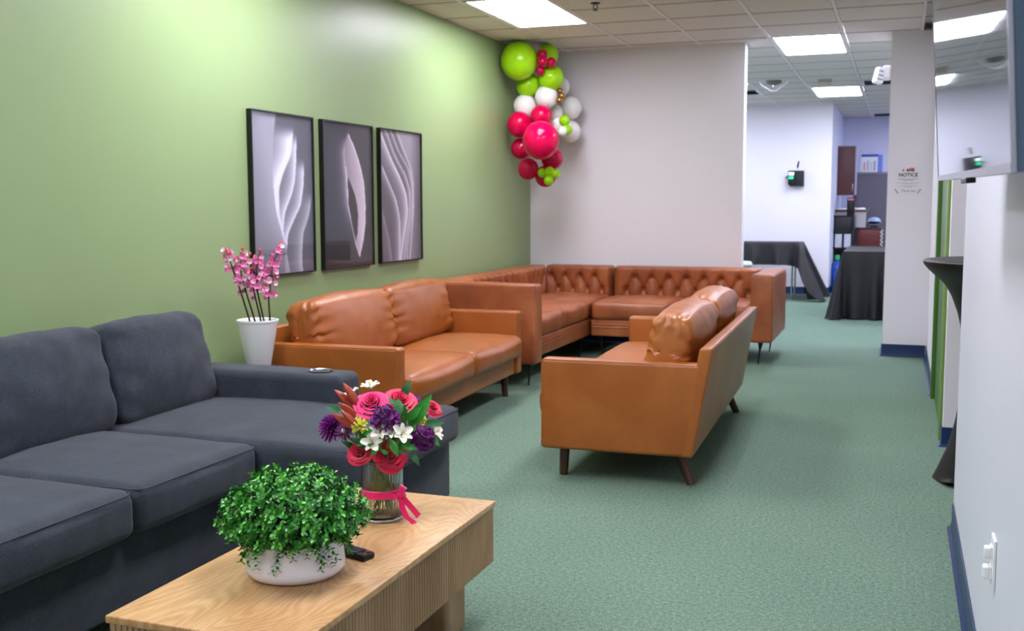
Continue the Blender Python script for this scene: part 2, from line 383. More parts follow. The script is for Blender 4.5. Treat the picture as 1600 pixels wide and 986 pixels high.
# ------------------------------------------------------------------ notice on the pier
def text_obj(name, s, size, m, parent, loc, rot, bold=0, shear=0, align='CENTER', ext=.0004):
    cu = bpy.data.curves.new(name, 'FONT'); cu.body = s; cu.size = size; cu.align_x = align; cu.offset = bold; cu.shear = shear; cu.extrude = ext
    tmp = bpy.data.objects.new(name + '_tmp', cu); COL.objects.link(tmp)
    dg = bpy.context.evaluated_depsgraph_get(); dg.update(); me = bpy.data.meshes.new_from_object(tmp.evaluated_get(dg)); bpy.data.objects.remove(tmp)
    me.materials.clear(); me.materials.append(m); me.name = name
    return share(name, me, parent, loc, rot)
t = thing('notice_decal', 'notice lettering with small flowers stuck on the white pier', 'sign', (.045, 9.578, 1.47))
box('backing', -.11, .11, -.0008, .0008, -.12, .13, mat('decal_film', 'e6e3ea', .5), t)
ink = mat('navy_ink', '14161f', .6); ink2 = mat('grey_ink', '8d8b96', .6)
text_obj('notice_lettering', 'NOTICE', .041, ink, t, (0, -.0016, .050), (PI / 2, 0, 0), .0012)
rl = random.Random(3)
for (z, w_, th, mm) in ((.030, .155, .006, ink2), (.018, .08, .006, ink2), (-.004, .17, .0028, ink2), (-.012, .09, .0028, ink2), (-.028, .155, .0028, ink2), (-.036, .07, .0028, ink2)):
    x = -w_ / 2; mb = MB()
    while x < w_ / 2:
        l = rl.uniform(.006, .016); mb.box(x, min(x + l, w_ / 2), -.0016, -.0008, z - th / 2, z + th / 2); x += l + .003
    mb.build('text_line', mm, t)
text_obj('script_lettering', 'Thank you', .028, mat('script_ink', '6b6874', .6), t, (0, -.0016, -.078), (PI / 2, 0, 0), 0, .4)
fl = MB()
for (x, z, r, c) in ((-.04, .102, .008, '59604e'), (-.004, .102, .014, 'a26a60'), (.018, .116, .009, 'cf9a94'), (.034, .104, .016, 'a2512a'), (.01, .104, .010, '7d4a4a')):
    V, F = spherev((x, -.0014, z), r, 10, 6, (1, .06, 1)); mesh('printed_flower', V, F, mat('print_' + c, c, .6), t)
for s in (-1, 1):
    P = [(s * .095, -.0014, -.055), (s * .092, -.0014, -.075), (s * .075, -.0014, -.092)]; tube('printed_sprig', P, .002, ink2, t, 6)
    for q in range(3):
        V, F = spherev((s * (.098 - q * .009), -.0014, -.06 - q * .012), .006, 8, 5, (1, .08, 1)); mesh('printed_leaf', V, F, ink2, t)

# ------------------------------------------------------------------ framed prints (swooping paper-fold art as vertex colours)
def printmat():
    t = NT('art_print_ink'); a = t.add('ShaderNodeAttribute', attribute_name='Col'); t.link(a.outputs['Color'], t.b.inputs['Base Color'])
    t.b.inputs['Roughness'].default_value = .5; return t.m
M_['print'] = printmat()
def glassmat():
    t = NT('picture_glazing'); tr = t.add('ShaderNodeBsdfTransparent'); gl = t.add('ShaderNodeBsdfGlossy'); gl.inputs['Roughness'].default_value = .03
    fr = t.add('ShaderNodeFresnel'); fr.inputs['IOR'].default_value = 1.5; mx = t.add('ShaderNodeMixShader')
    ge = t.add('ShaderNodeNewGeometry'); iv = t.add('ShaderNodeMath', operation='SUBTRACT'); iv.inputs[0].default_value = 1; t.link(ge.outputs['Backfacing'], iv.inputs[1]); mu = t.add('ShaderNodeMath', operation='MULTIPLY'); t.link(fr.outputs[0], mu.inputs[0]); t.link(iv.outputs[0], mu.inputs[1]); t.link(mu.outputs[0], mx.inputs[0]); t.link(tr.outputs[0], mx.inputs[1]); t.link(gl.outputs[0], mx.inputs[2]); t.link(mx.outputs[0], t.out.inputs[0]); return t.m
M_['glaze'] = glassmat()
def sm(a, b, x): t = np.clip((x - a) / (b - a), 0, 1); return t * t * (3 - 2 * t)
def folds(u, v, curves, base, right=None):
    """curves: (points (v, u), amp, width); light gathers on the left of each fold edge"""
    best = np.full(u.shape, 9.); g = base + 0 * u
    for (P, amp, wd) in curves:
        P = np.array(P); pv, pu = P[:, 0], P[:, 1]; t = np.linspace(0, 1, 60); k = np.linspace(0, 1, len(pv))
        sv = np.interp(t, k, pv); su = np.interp(t, k, pu)
        for _ in range(6): sv[1:-1] = (sv[:-2] + 2 * sv[1:-1] + sv[2:]) / 4; su[1:-1] = (su[:-2] + 2 * su[1:-1] + su[2:]) / 4
        e = np.interp(v, sv, su); act = sm(pv[0] - .02, pv[0] + .08, v) * (1 - (sm(pv[-1] - .05, pv[-1] + .03, v) if pv[-1] < .97 else 0)) if pv[0] > .03 else (1 - (sm(pv[-1] - .05, pv[-1] + .03, v) if pv[-1] < .97 else 0))
        d = e - u; m = (d > 0) & (d < best) & (act > .02)
        g = np.where(m, base + amp * act * np.exp(-np.maximum(d, 0) / wd), g); best = np.where(m, d, best)
    if right is not None: g = np.where(best > 8, right, g)
    return g
def art1(u, v):
    C = [([(.0, .40), (.2, .34), (.42, .33), (.61, .37), (.84, .52), (1, .58)], .22, .30), ([(.08, .69), (.24, .65), (.37, .50), (.46, .43), (.61, .42), (.80, .51)], .62, .22),
         ([(.12, .74), (.27, .73), (.41, .70), (.5, .64), (.61, .52), (.73, .48), (.83, .52)], .52, .10), ([(.28, .86), (.43, .85), (.57, .79), (.66, .67), (.75, .56), (.86, .53)], .50, .10), ([(.5, .99), (.6, .95), (.66, .91), (.75, .82), (.9, .79), (1, .80)], .34, .09)]
    return np.clip(folds(u, v, C, .46, .44 + 0 * u) - .10 * sm(.75, 1, v) * (u < .5), .05, 1)
def art2(u, v):
    I = lambda P: np.interp(v, [p[0] for p in P], [p[1] for p in P])
    re = I([(.06, .52), (.14, .63), (.23, .72), (.32, .79), (.41, .84), (.57, .865), (.70, .855), (.82, .81), (.95, .72)])
    le = I([(.06, .52), (.12, .465), (.20, .445), (.30, .455), (.37, .475), (.57, .49), (.73, .57), (.86, .64), (.95, .72)])
    hr = I([(.35, .475), (.42, .56), (.49, .635), (.57, .68), (.64, .70), (.77, .68), (.84, .63)])
    g = .27 - .06 * v + .05 * u; d = le - u
    g = np.where((d > 0) & (v > .05) & (v < .9), g + .46 * np.exp(-d / .075) * sm(.05, .2, v) * (1 - sm(.45, .9, v)), g)
    ins = (v > .06) & (v < .95) & (u > le) & (u < re); q = np.clip((u - le) / np.maximum(re - le, .02), 0, 1)
    g = np.where(ins, .52 + .22 * q + .12 * v, g); hole = (v > .35) & (v < .84) & (u > le) & (u < hr); g = np.where(hole, .24, g)
    g = np.where(ins & ~hole & (re - u < .02), .92, g); g = np.where(ins & (np.abs(u - le) < .014) & (v > .3), .88, g)
    return np.clip(g, .05, 1)
def art3(u, v):
    C = [([(.6, .05), (.81, .2), (1, .27)], .22, .05), ([(.24, .02), (.38, .2), (.52, .38), (.66, .47), (.85, .47), (1, .46)], .5, .06), ([(0, .02), (.22, .29), (.37, .52), (.49, .65), (.63, .68), (.9, .54), (1, .5)], .5, .12),
         ([(0, .17), (.19, .38), (.33, .63), (.45, .74), (.63, .74), (.85, .63), (1, .58)], .46, .05), ([(0, .29), (.15, .47), (.28, .72), (.41, .80), (.63, .79), (.88, .67), (1, .65)], .46, .04), ([(0, .43), (.13, .58), (.27, .77), (.41, .835), (.63, .825), (1, .72)], .5, .04)]
    return np.clip(folds(u, v, C, .38, .60 - .18 * sm(.7, 1, u) - .08 * v), .05, 1)
def picture(y0, y1, fn, tint, label):
    z0, z1 = .895, 1.812; W_, Hh = y1 - y0, z1 - z0; yc = (y0 + y1) / 2; zc = (z0 + z1) / 2
    t = thing('framed_print', label, 'picture', (XL, yc, zc), group='framed art prints on the green wall')
    f = MB(); w2, h2, b, d = W_ / 2, Hh / 2, .009, .032
    f.box(.002, d, -w2, -w2 + b, -h2, h2); f.box(.002, d, w2 - b, w2, -h2, h2); f.box(.002, d, -w2 + b, w2 - b, -h2, -h2 + b); f.box(.002, d, -w2 + b, w2 - b, h2 - b, h2)
    f.build('frame', M_['black'], t)
    nu, nv = 110, 170; us = np.linspace(0, 1, nu); vs = np.linspace(0, 1, nv); U, Vv = np.meshgrid(us, vs); G = fn(U, Vv)
    # soften steps a touch
    G = np.clip((G - .40) * 1.3 + .37, .06, 1); P = np.pad(G, 1, mode='edge'); G = (P[1:-1, 1:-1] * 2 + P[:-2, 1:-1] + P[2:, 1:-1] + P[1:-1, :-2] + P[1:-1, 2:]) / 6
    V = [(.018, -w2 + b + u * (W_ - 2 * b), h2 - b - v * (Hh - 2 * b)) for v in vs for u in us]
    F = [(i * nu + j, (i + 1) * nu + j, (i + 1) * nu + j + 1, i * nu + j + 1) for i in range(nv - 1) for j in range(nu - 1)]
    o = mesh('print', V, F, M_['print'], t); ca = o.data.color_attributes.new('Col', 'FLOAT_COLOR', 'POINT')
    g = G.reshape(-1); tl_ = np.array(lin(tint)[:3]); c = np.ones((len(g), 4)); gl = g ** 2.2
    for k in range(3): c[:, k] = gl * (tl_[k] / max(tl_) * (1 - g * .3) + g * .3)
    ca.data.foreach_set('color', c.reshape(-1)); box('glazing', .026, .028, -w2 + b, w2 - b, -h2 + b, h2 - b, M_['glaze'], t)
    box('backing', .004, .016, -w2 + b, w2 - b, -h2 + b, h2 - b, M_['dark'], t)
picture(5.0, 5.655, art1, 'c3c0dc', 'black framed print of pale lilac upward folds, nearest the pink blossoms')
picture(5.76, 6.42, art2, 'b09fb4', 'black framed dark print of a single pale leaf shape, middle of the three')
picture(6.525, 7.19, art3, 'c4b4cc', 'black framed print of descending curved stripes, nearest the balloons')

# ------------------------------------------------------------------ television on the right wall
def glossy_black():
    t = NT('television_glass'); t.b.inputs['Base Color'].default_value = (.004, .004, .006, 1); t.b.inputs['Roughness'].default_value = .03
    t.b.inputs['IOR'].default_value = 1.9; v = t.coords(); t.bump(t.noise(v, 1.8, 1), .05, .01); return t.m
t = thing('television', 'large black flat television on the right wall, reflecting the far room', 'television', (.123, 1.40, 1.327), 0)
t.rotation_euler = (math.radians(.8), math.radians(-3.8), math.radians(1.42)); TL, TH = 1.47, .83
# local: y along the wall, z up, -x faces the room
box('casing', .004, .045, 0, TL, 0, TH, mat('slate_casing', '5a6c85', .4), t, .004)
box('screen', -.001, .004, .003, TL - .003, .012, TH - .004, glossy_black(), t)
f = MB(); f.box(-.003, .004, 0, TL, 0, .012); f.box(-.002, .004, 0, .003, .012, TH); f.box(-.002, .004, TL - .003, TL, .012, TH); f.box(-.002, .004, .003, TL - .003, TH - .004, TH)
f.build('bezel', mat('silver_bezel', 'b9bac4', .25, metal=.8), t)
box('sensor_bar', -.004, .012, TL * .42, TL * .50, -.010, 0, M_['black'], t, .002)
box('rear_housing', .045, .075, .2, TL - .25, .1, .6, M_['dark'], t, .006)
box('wall_bracket', .075, .098, .5, .9, .25, .45, M_['dark'], t)
# wall outlet with plug
t = thing('wall_outlet', 'white double outlet with two small white plugs low on the right wall', 'outlet', (XR, 2.69, .45))
cushion('cover_plate', (.007, .075, .12), .003, M_['whitepl'], t, (-.0036, 0, 0), n=(1, 1, 1))
for s in (-1, 1): cushion('receptacle', (.006, .034, .03), .003, M_['whitepl'], t, (-.009, 0, s * .024), n=(1, 1, 1))
cushion('plug', (.014, .026, .028), .005, M_['whitepl'], t, (-.018, 0, .022), n=(1, 1, 1)); cushion('plug', (.016, .028, .032), .006, M_['whitepl'], t, (-.019, 0, -.026), n=(1, 1, 1))

# ------------------------------------------------------------------ caramel loveseats
def piping_loop(sx, sy, z, r, cr, m, parent, name='piping', rad=.003):
    k = r * (1 - .7071); hx, hy = sx / 2 - k, sy / 2 - k; c = max(cr - k, .002); P = []
    for (cx, cy, a0) in ((hx - c, hy - c, 0), (-hx + c, hy - c, 90), (-hx + c, -hy + c, 180), (hx - c, -hy + c, 270)):
        for q in range(6):
            a = math.radians(a0 + 90 * q / 5); P.append((cx + c * math.cos(a), cy + c * math.sin(a), z))
    return tube(name, P, rad, m, parent, 6, True)
def pinch(amp=.02, freq=16, side=1):
    """leather gathers that run in from the ends of a back cushion"""
    def f(V, s, h):
        D = np.zeros_like(V); e = np.abs(s[:, 0]) ** 5
        D[:, 1] = amp * e * np.sin(freq * s[:, 2] + 3 * s[:, 1] + np.sign(s[:, 0])) * .35
        D[:, 2] = -amp * 1.1 * np.abs(s[:, 0]) ** 3 * np.sign(s[:, 2]) * (.5 + .5 * np.abs(s[:, 1])) + amp * .4 * e * np.sin(14 * s[:, 1] + 5 * s[:, 2])
        c = np.maximum(np.abs(s[:, 0]) - .8, 0) * 5 * np.maximum(s[:, 2] - .3, 0)
        D[:, 1] += c * amp * .5 * np.sin(9 * s[:, 1]); D[:, 0] -= np.sign(s[:, 0]) * c * amp * .4 * (1 + np.sin(11 * s[:, 1]))
        return D
    return f
def loveseat(label, loc, rz, seed):
    t = thing('loveseat', label, 'sofa', loc, rz, 'matching caramel leather loveseats'); L2 = 1.03; m = M_['tan']
    for s in (-1, 1):
        def sh(V, S_, h): D = np.zeros_like(V); D[:, 1] = (S_[:, 1] + 1) / 2 * .078 * (S_[:, 2] + 1) / 2; return D
        a = cushion('arm', (.095, .685, .427), .018, m, t, (s * (L2 - .0475), -.0275, .3635), fn=sh, n=(1, 4, 4), seg=3)
        P = [(s * .030, -.335, .211), (s * .030, .36, .211)]
        tube('piping', [(s * .042, -.3375, z) for z in (-.2, .2)] + [(s * .042, -.33, .209), (s * .042, .405, .209)], .0028, m, a, 6)
    def lean(V, S_, h): D = np.zeros_like(V); D[:, 1] = .085 * (S_[:, 2] + 1) / 2; return D
    bp = cushion('back_panel', (2.06, .06, .505), .014, m, t, (0, .345 - .03, .4025), fn=lean, n=(6, 1, 5), seg=3)
    cushion('base_rail', (1.87, .66, .125), .015, m, t, (0, -.02, .2135), n=(2, 2, 1))
    for s in (-1, 1):
        c = cushion('seat_cushion', (.933, .62, .15), .05, m, t, (s * .468, -.10, .345), puff=(0, .025, .035), n=(16, 12, 3), wr=.003, seed=seed + s, seg=5)
        piping_loop(.933, .62, -.075 + .015, .05, .05, m, c, rad=.003)
        b = cushion('back_cushion', (.95, .19, .375), .05, m, t, (s * .468, .205, .605), (math.radians(-11), 0, 0), puff=(.004, .035, .018), n=(34, 8, 20), fn=pinch(.018), wr=.0036, seed=seed + 5 * s, seg=6)
        tube('seam', [(s * .44 * 0 + q * .47, 0.0, 0) for q in ()] or [(-.485, -.0, -.15), (-.49, 0, 0), (-.485, 0, .12)], .003, m, b, 6)
    for s in (-1, 1):
        tube('leg', [(s * .90, -.285, .16), (s * .905, -.29, .0)], .026, M_['walnut'], t, 16, taper=.80)
        tube('leg', [(s * .88, .255, .16), (s * .915, .325, .0)], .026, M_['walnut'], t, 16, taper=.80)
    return t
loveseat('caramel leather loveseat standing against the green wall behind the charcoal sofa', (-2.745, 5.79, 0), math.radians(92.0), 3)
loveseat('caramel leather loveseat seen from its back and end in the middle of the carpet', (-1.225, 5.735, 0), math.radians(-88.3), 11)

# ------------------------------------------------------------------ tufted sectional, two pieces
def tuft_fn(wd, hh, spx, zr, x_off):
    z1, z2 = zr
    n = int(wd / spx) + 3; up = [(x_off + k * spx, z1) for k in range(-n, n)]; lo = [(x_off + (k + .5) * spx, z2) for k in range(-n, n)]
    up = [p for p in up if abs(p[0]) < wd / 2 - .05]; lo = [p for p in lo if abs(p[0]) < wd / 2 - .05]
    seg = []
    for p in up:
        seg.append((p, (p[0], hh / 2)))
        for q in lo:
            if abs(abs(p[0] - q[0]) - spx / 2) < .01: seg.append((p, q))
    for q in lo:
        for dx in (-spx / 2, spx / 2): seg.append((q, (q[0] + dx * .55, -hh / 2)))
    pts = up + lo
    def f(V, s, h):
        D = np.zeros_like(V); fr = (V[:, 1] < -h[1] + .03); X = V[:, 0]; Z = V[:, 2]; dm = np.full(len(V), 9.); db = np.full(len(V), 9.)
        for (a, b) in seg:
            ax, az = a; bx, bz = b; dx, dz = bx - ax, bz - az; q = np.clip(((X - ax) * dx + (Z - az) * dz) / (dx * dx + dz * dz), 0, 1)
            dd = np.hypot(X - ax - q * dx, Z - az - q * dz); dm = np.minimum(dm, dd + .006 * (abs(dx) < 1e-6))
        for (a, b) in pts: db = np.minimum(db, np.hypot(X - a, Z - b))
        mask = np.clip((1 - np.abs(s[:, 0])) / .08, 0, 1) * np.clip((1 - s[:, 2]) / .12, 0, 1)
        D[:, 1] = -(.036 * (1 - np.exp(-dm / .021)) - .036 * np.exp(-(db / .022) ** 2)) * mask * fr
        return D
    return f, pts
def tufted_back(wd, t, loc, rz, xo=0, spx=.145, lab=None):
    hh, th = .33, .17; f, pts = tuft_fn(wd, hh, spx, (.075, -.04), xo)
    V, F = rbv((wd, th, hh), .03, 4, (max(10, int(wd / .013)), 3, 26)); h = np.array((wd, th, hh)) / 2; s = np.clip(V / h, -1, 1); V = V + f(V, s, h)
    o = mesh('back_panel', V, F, M_['tuft'], t, True, None, loc, (0, 0, rz))
    V, F = spherev((0, 0, 0), .011, 10, 6, (1, .6, 1)); me = None
    for (x, z) in pts:
        if me is None: b = mesh('button', V, F, M_['tuftbtn'], o, True, None, (x, -th / 2 + .020, z)); me = b.data
        else: share('button', me, o, (x, -th / 2 + .020, z))
    return o
def tleg(t, x, y, dx, dy):
    V = []; F = []
    for (z, a, b) in ((.19, .045, .02), (.165, .035, .016), (.12, .016, .012), (0, .009, .009)):
        for (i, j) in ((-1, -1), (1, -1), (1, 1), (-1, 1)): V.append((x + i * a / 2 + dx * (z - .19) * .12, y + j * b / 2 + dy * (z - .19) * .12, z))
    for k in range(3):
        for q in range(4): F.append((k * 4 + q, (k + 1) * 4 + q, (k + 1) * 4 + (q + 1) % 4, k * 4 + (q + 1) % 4))
    F += [(0, 1, 2, 3), (15, 14, 13, 12)]
    mesh('leg', V, F, M_['black'], t, False)
def tarm(t, size, loc, edge):
    """straight padded arm: core with piped front face"""
    a = cushion('arm', size, .022, M_['tuft'], t, loc, n=(8, 8, 8), seg=3, wr=.004, seed=4, puff=(.004, .004, .004))
    sx, sy, sz = size
    if edge == 'x': P = [(sx / 2 - .006, -sy / 2 + .022, -sz / 2 + .02), (sx / 2 - .006, -sy / 2 + .022, sz / 2 - .01), (-sx / 2 + .02, -sy / 2 + .022, sz / 2 - .001)]; Q = [(p[0], -p[1], p[2]) for p in P]
    else: P = [(-sx / 2 + .022, -sy / 2 + .006, -sz / 2 + .02), (-sx / 2 + .022, -sy / 2 + .006, sz / 2 - .01), (-sx / 2 + .022, sy / 2 - .02, sz / 2 - .001)]; Q = [(-p[0], p[1], p[2]) for p in P]
    tube('piping', P, .005, M_['tuft'], a, 6); tube('piping', Q, .005, M_['tuft'], a, 6)
    return a
def trail(t, x0, x1, y0, y1, face):
    r = box('base_rail', x0, x1, y0, y1, .185, .325, M_['tuft'], t, .012)
    for z in (.262, .285):
        P = [(x1 + .001, y0 + .01, z), (x1 + .001, y1 - .01, z)] if face == 'x' else [(x0 + .01, y0 - .001, z), (x1 - .01, y0 - .001, z)]
        tube('piping', P, .0045, M_['tuft'], r, 6)
O = np.array([-2.9, 8.3])
t = thing('tufted_sofa', 'long tufted cognac leather corner sofa piece along the green wall', 'sofa', (O[0], O[1], 0), 0, 'tufted cognac leather sectional')
def w2(x, y, z): return (x - O[0], y - O[1], z)
tarm(t, (.90, .15, .57), w2(-2.84, 7.145, .45), 'x')
tufted_back(2.30, t, w2(-3.20, 8.36, .57), PI / 2, .02)
tufted_back(.63, t, w2(-2.79, 9.56, .57), 0, .02, .14)
box('rear_shell', *[v for v in (-3.31 - O[0], -3.13 - O[0], 7.10 - O[1], 9.65 - O[1])], .185, .45, M_['tuft'], t, .01)
box('rear_shell', -3.13 - O[0], -2.47 - O[0], 9.47 - O[1], 9.65 - O[1], .185, .45, M_['tuft'], t, .01)
trail(t, -3.13 - O[0], -2.46 - O[0], 7.22 - O[1], 8.68 - O[1], 'x')
box('base_rail', -3.13 - O[0], -2.47 - O[0], 8.69 - O[1], 9.47 - O[1], .185, .325, M_['tuft'], t, .012)
cushion('seat_cushion', (.66, .75, .15), .035, M_['tuft'], t, w2(-2.79, 7.60, .40), puff=(.02, .01, .03), n=(14, 14, 3), wr=.006, seed=2)
cushion('seat_cushion', (.66, .71, .15), .035, M_['tuft'], t, w2(-2.79, 8.32, .40), puff=(.02, .01, .03), n=(14, 14, 3), wr=.006, seed=9)
cushion('seat_cushion', (.64, .78, .15), .035, M_['tuft'], t, w2(-2.79, 9.075, .40), puff=(.0, .01, .035), n=(14, 14, 3), wr=.006, seed=5)
for (x, y, a, b) in ((-2.46, 7.16, 1, -1), (-3.25, 7.16, -1, -1), (-2.50, 8.60, 1, 0), (-2.53, 9.5, 0, 1), (-3.25, 9.5, -1, 1)): tleg(t, x - O[0], y - O[1], a, b)
O = np.array([-1.75, 9.2])
t = thing('tufted_sofa', 'tufted cognac leather sofa piece along the white partition with armrest at its right end', 'sofa', (O[0], O[1], 0), 0, 'tufted cognac leather sectional')
tarm(t, (.18, 1.0, .545), w2(-1.02, 9.12, .4625), 'y')
tufted_back(1.32, t, w2(-1.79, 9.56, .57), 0, .01, .156)
box('rear_shell', -2.45 - O[0], -1.12 - O[0], 9.47 - O[1], 9.65 - O[1], .185, .45, M_['tuft'], t, .01)
trail(t, -2.445 - O[0], -1.12 - O[0], 8.69 - O[1], 9.47 - O[1], 'y')
cushion('seat_cushion', (.65, .78, .15), .035, M_['tuft'], t, w2(-2.115, 9.065, .40), puff=(.01, .012, .03), n=(14, 14, 3), wr=.006, seed=12)
cushion('seat_cushion', (.65, .78, .15), .035, M_['tuft'], t, w2(-1.455, 9.065, .40), puff=(.01, .012, .03), n=(14, 14, 3), wr=.006, seed=19)
for (x, y, a, b) in ((-2.38, 8.76, -1, -1), (-1.03, 8.72, 1, -1), (-1.03, 9.56, 1, 1), (-2.38, 9.56, -1, 1)): tleg(t, x - O[0], y - O[1], a, b)

# ------------------------------------------------------------------ charcoal sofa with chaise
O = np.array([-2.7, 2.6]); G = M_['grey']
t = thing('chaise_sofa', 'charcoal fabric sofa with a chaise end and cup holder arm along the green wall', 'sofa', (O[0], O[1], 0))
def gx(x0, x1, y0, y1, z0, z1, name, r=.02): return box(name, x0 - O[0], x1 - O[0], y0 - O[1], y1 - O[1], z0, z1, G, t, r)
gx(-3.2, -2.17, .9, 3.18, .06, .31, 'base'); gx(-3.2, -1.755, 3.185, 4.07, .06, .31, 'chaise_base'); gx(-3.28, -3.05, .9, 4.03, .06, .62, 'back_frame', .03)
def seatc(y0, y1, x0, x1, sd, name='seat_cushion', hz=.15, zc=.385):
    c = cushion(name, (x1 - x0, y1 - y0, hz), .04, G, t, ((x0 + x1) / 2 - O[0], (y0 + y1) / 2 - O[1], zc), puff=(.025, .008, .028), n=(16, 14, 3), wr=.003, seed=sd, seg=5)
    piping_loop(x1 - x0 + .03, y1 - y0, hz / 2 - .012, .04, .05, M_['piping'], c, rad=.0025); return c
seatc(1.24, 1.885, -2.98, -2.10, 1); seatc(1.89, 2.525, -2.98, -2.10, 2); seatc(2.53, 3.165, -2.98, -2.10, 3)
seatc(3.172, 4.065, -2.98, -1.705, 4, 'chaise_cushion')
a = cushion('arm', (1.08, .20, .53), .035, G, t, (-2.69 - O[0], 3.93 - O[1], .325), n=(3, 2, 2), seg=5, puff=(.004, .004, .006))
gx(-3.1, -2.15, .9, 1.22, .06, .59, 'arm', .03)
cp = lathe('cup_holder', [(.050, .0), (.052, .004), (.046, .005), (.041, .002), (.040, -.05), (0, -.05)], M_['steel'], a, 32, (.40, 0, .268))
def gfold(sd):
    def f(V, s, h):
        D = np.zeros_like(V); e = np.clip(np.abs(s[:, 1]) - .55, 0, 1) / .45
        D[:, 0] = .006 * e * np.sin(9 * s[:, 2] + 5 * s[:, 1] + sd)
        D[:, 2] = -.012 * np.abs(s[:, 1]) ** 4 * np.sign(s[:, 2]); D[:, 1] = .018 * s[:, 2] * (1 - s[:, 1] ** 2) * 0 - .012 * s[:, 1] * np.maximum(s[:, 2], 0) ** 3
        return D
    return f
for k, (yc, wd) in enumerate(((1.62, .64), (2.26, .64), (2.895, .65), (3.53, .62))):
    c = cushion('back_cushion', (.19, wd, .41), .05, G, t, (-2.86 - O[0], yc - O[1] + .01, .635), (0, math.radians(-13), math.radians(1)), puff=(.045, .004, .008), n=(6, 24, 18), fn=gfold(k), wr=.005, seed=30 + k, seg=6)
    ps = []
    hy, hz = wd / 2 - .022, .2 - .022
    for (cy, cz, a0) in ((hy - .05, hz - .05, 0), (-hy + .05, hz - .05, 90), (-hy + .05, -hz + .05, 180), (hy - .05, -hz + .05, 270)):
        for q in range(6): an = math.radians(a0 + 18 * q); ps.append((.080, cy + .05 * math.cos(an) - (.02 if cy > 0 else -.02) * (cz > 0), cz + .05 * math.sin(an)))
    tube('piping', ps, .0035, M_['piping'], c, 6, True)
for (x, y) in ((-3.1, 1), (-2.3, 1), (-3.1, 3.9), (-1.9, 3.9), (-1.9, 3.3), (-2.3, 2.2)):
    tube('foot', [(x - O[0], y - O[1], .065), (x - O[0], y - O[1], 0)], .025, M_['black'], t, 12)

# ------------------------------------------------------------------ coffee table
TZ = .385; TX0, TX1, TY0, TY1 = -1.635, -1.145, 1.845, 3.0
O = np.array([-1.39, 2.42]); t = thing('coffee_table', 'low rectangular oak coffee table with fluted sides in front of the charcoal sofa', 'table', (O[0], O[1], 0))
o = cushion('tabletop', (TX1 - TX0, TY1 - TY0, .018), .003, M_['oak'], t, ((TX0 + TX1) / 2 - O[0], (TY0 + TY1) / 2 - O[1], TZ - .009), n=(1, 1, 1), seg=2)
def flute(n0, length, horiz):   # fluted face profile
    nfl = int(length / .0157); step = length / nfl; V = []; F = []; pr = []
    for i in range(nfl):
        for (a, d) in ((0, -.006), (.09, .0030), (.5, .0062), (.91, .0030)): pr.append(((i + a) * step, d))
    pr.append((length, -.006)); return pr
def fl_panel(name, p0, dirv, out, length, z0, z1):
    pr = flute(0, length, 0); V = []; F = []; d = Vector(dirv); o_ = Vector(out)
    for (a, b) in pr:
        q = Vector(p0) + d * a + o_ * b; V += [(q.x, q.y, z0), (q.x, q.y, z1)]
    n = len(pr)
    for a in (0, length): pass
    k = len(V); e = [Vector(p0) + d * length - o_ * .014, Vector(p0) - o_ * .014]
    for q in e: V += [(q.x, q.y, z0), (q.x, q.y, z1)]
    N = len(V) // 2
    for i in range(N): j = (i + 1) % N; F.append((2 * i, 2 * j, 2 * j + 1, 2 * i + 1))
    F.append(tuple(2 * i for i in range(N))[::-1]); F.append(tuple(2 * i + 1 for i in range(N)))
    return mesh(name, V, F, M_['oakv'], t, False)
x0, x1, y0, y1 = TX0 - O[0] + .008, TX1 - O[0] - .008, TY0 - O[1] + .008, TY1 - O[1] - .008; za, zb = .197, TZ - .018
fl_panel('fluted_apron', (x1, y0, 0), (0, 1, 0), (1, 0, 0), y1 - y0, za, zb); fl_panel('fluted_apron', (x0, y1, 0), (0, -1, 0), (-1, 0, 0), y1 - y0, za, zb)
fl_panel('fluted_apron', (x0, y0, 0), (1, 0, 0), (0, -1, 0), x1 - x0, za, zb); fl_panel('fluted_apron', (x1, y1, 0), (-1, 0, 0), (0, 1, 0), x1 - x0, za, zb)
box('underside', x0 + .01, x1 - .01, y0 + .01, y1 - .01, za + .004, za + .016, M_['walnut'], t)
for s in (0, 1):
    yy0, yy1 = (2.92 - .14, 2.92) if s else (1.925, 2.065)
    cushion('leg', (.31, yy1 - yy0, .197), .02, M_['oakv'], t, (-1.365 - O[0], (yy0 + yy1) / 2 - O[1], .0985), n=(1, 1, 1), seg=4)
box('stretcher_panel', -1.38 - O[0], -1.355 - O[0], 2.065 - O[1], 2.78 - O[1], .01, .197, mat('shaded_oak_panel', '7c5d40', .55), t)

# remote control
t = thing('remote_control', 'black remote control with red button beside the white planter', 'remote', (-1.322, 2.396, TZ), math.radians(-17))
cushion('body', (.145, .044, .017), .006, M_['black'], t, (0, 0, .0088), n=(1, 1, 1), seg=3)
bm_ = mat('charcoal_button', '4b4c52', .5); redb = mat('red_button', 'd0342c', .4)
V, F = rbv((.0075, .0068, .003), .0012, 1); me = None
for i in range(11):
    for j in range(4):
        x = -.062 + i * .0112; y = -.0145 + j * .0097
        if i == 10 and j in (0, 1, 2): continue
        b = mesh('key', V, F, bm_, t, False, None, (x, y, .0183)) if me is None else share('key', me, t, (x, y, .0183)); me = b.data
mesh('power_key', *rbv((.010, .010, .003), .0015, 1), redb, t, False, None, (.058, .0095, .0183))

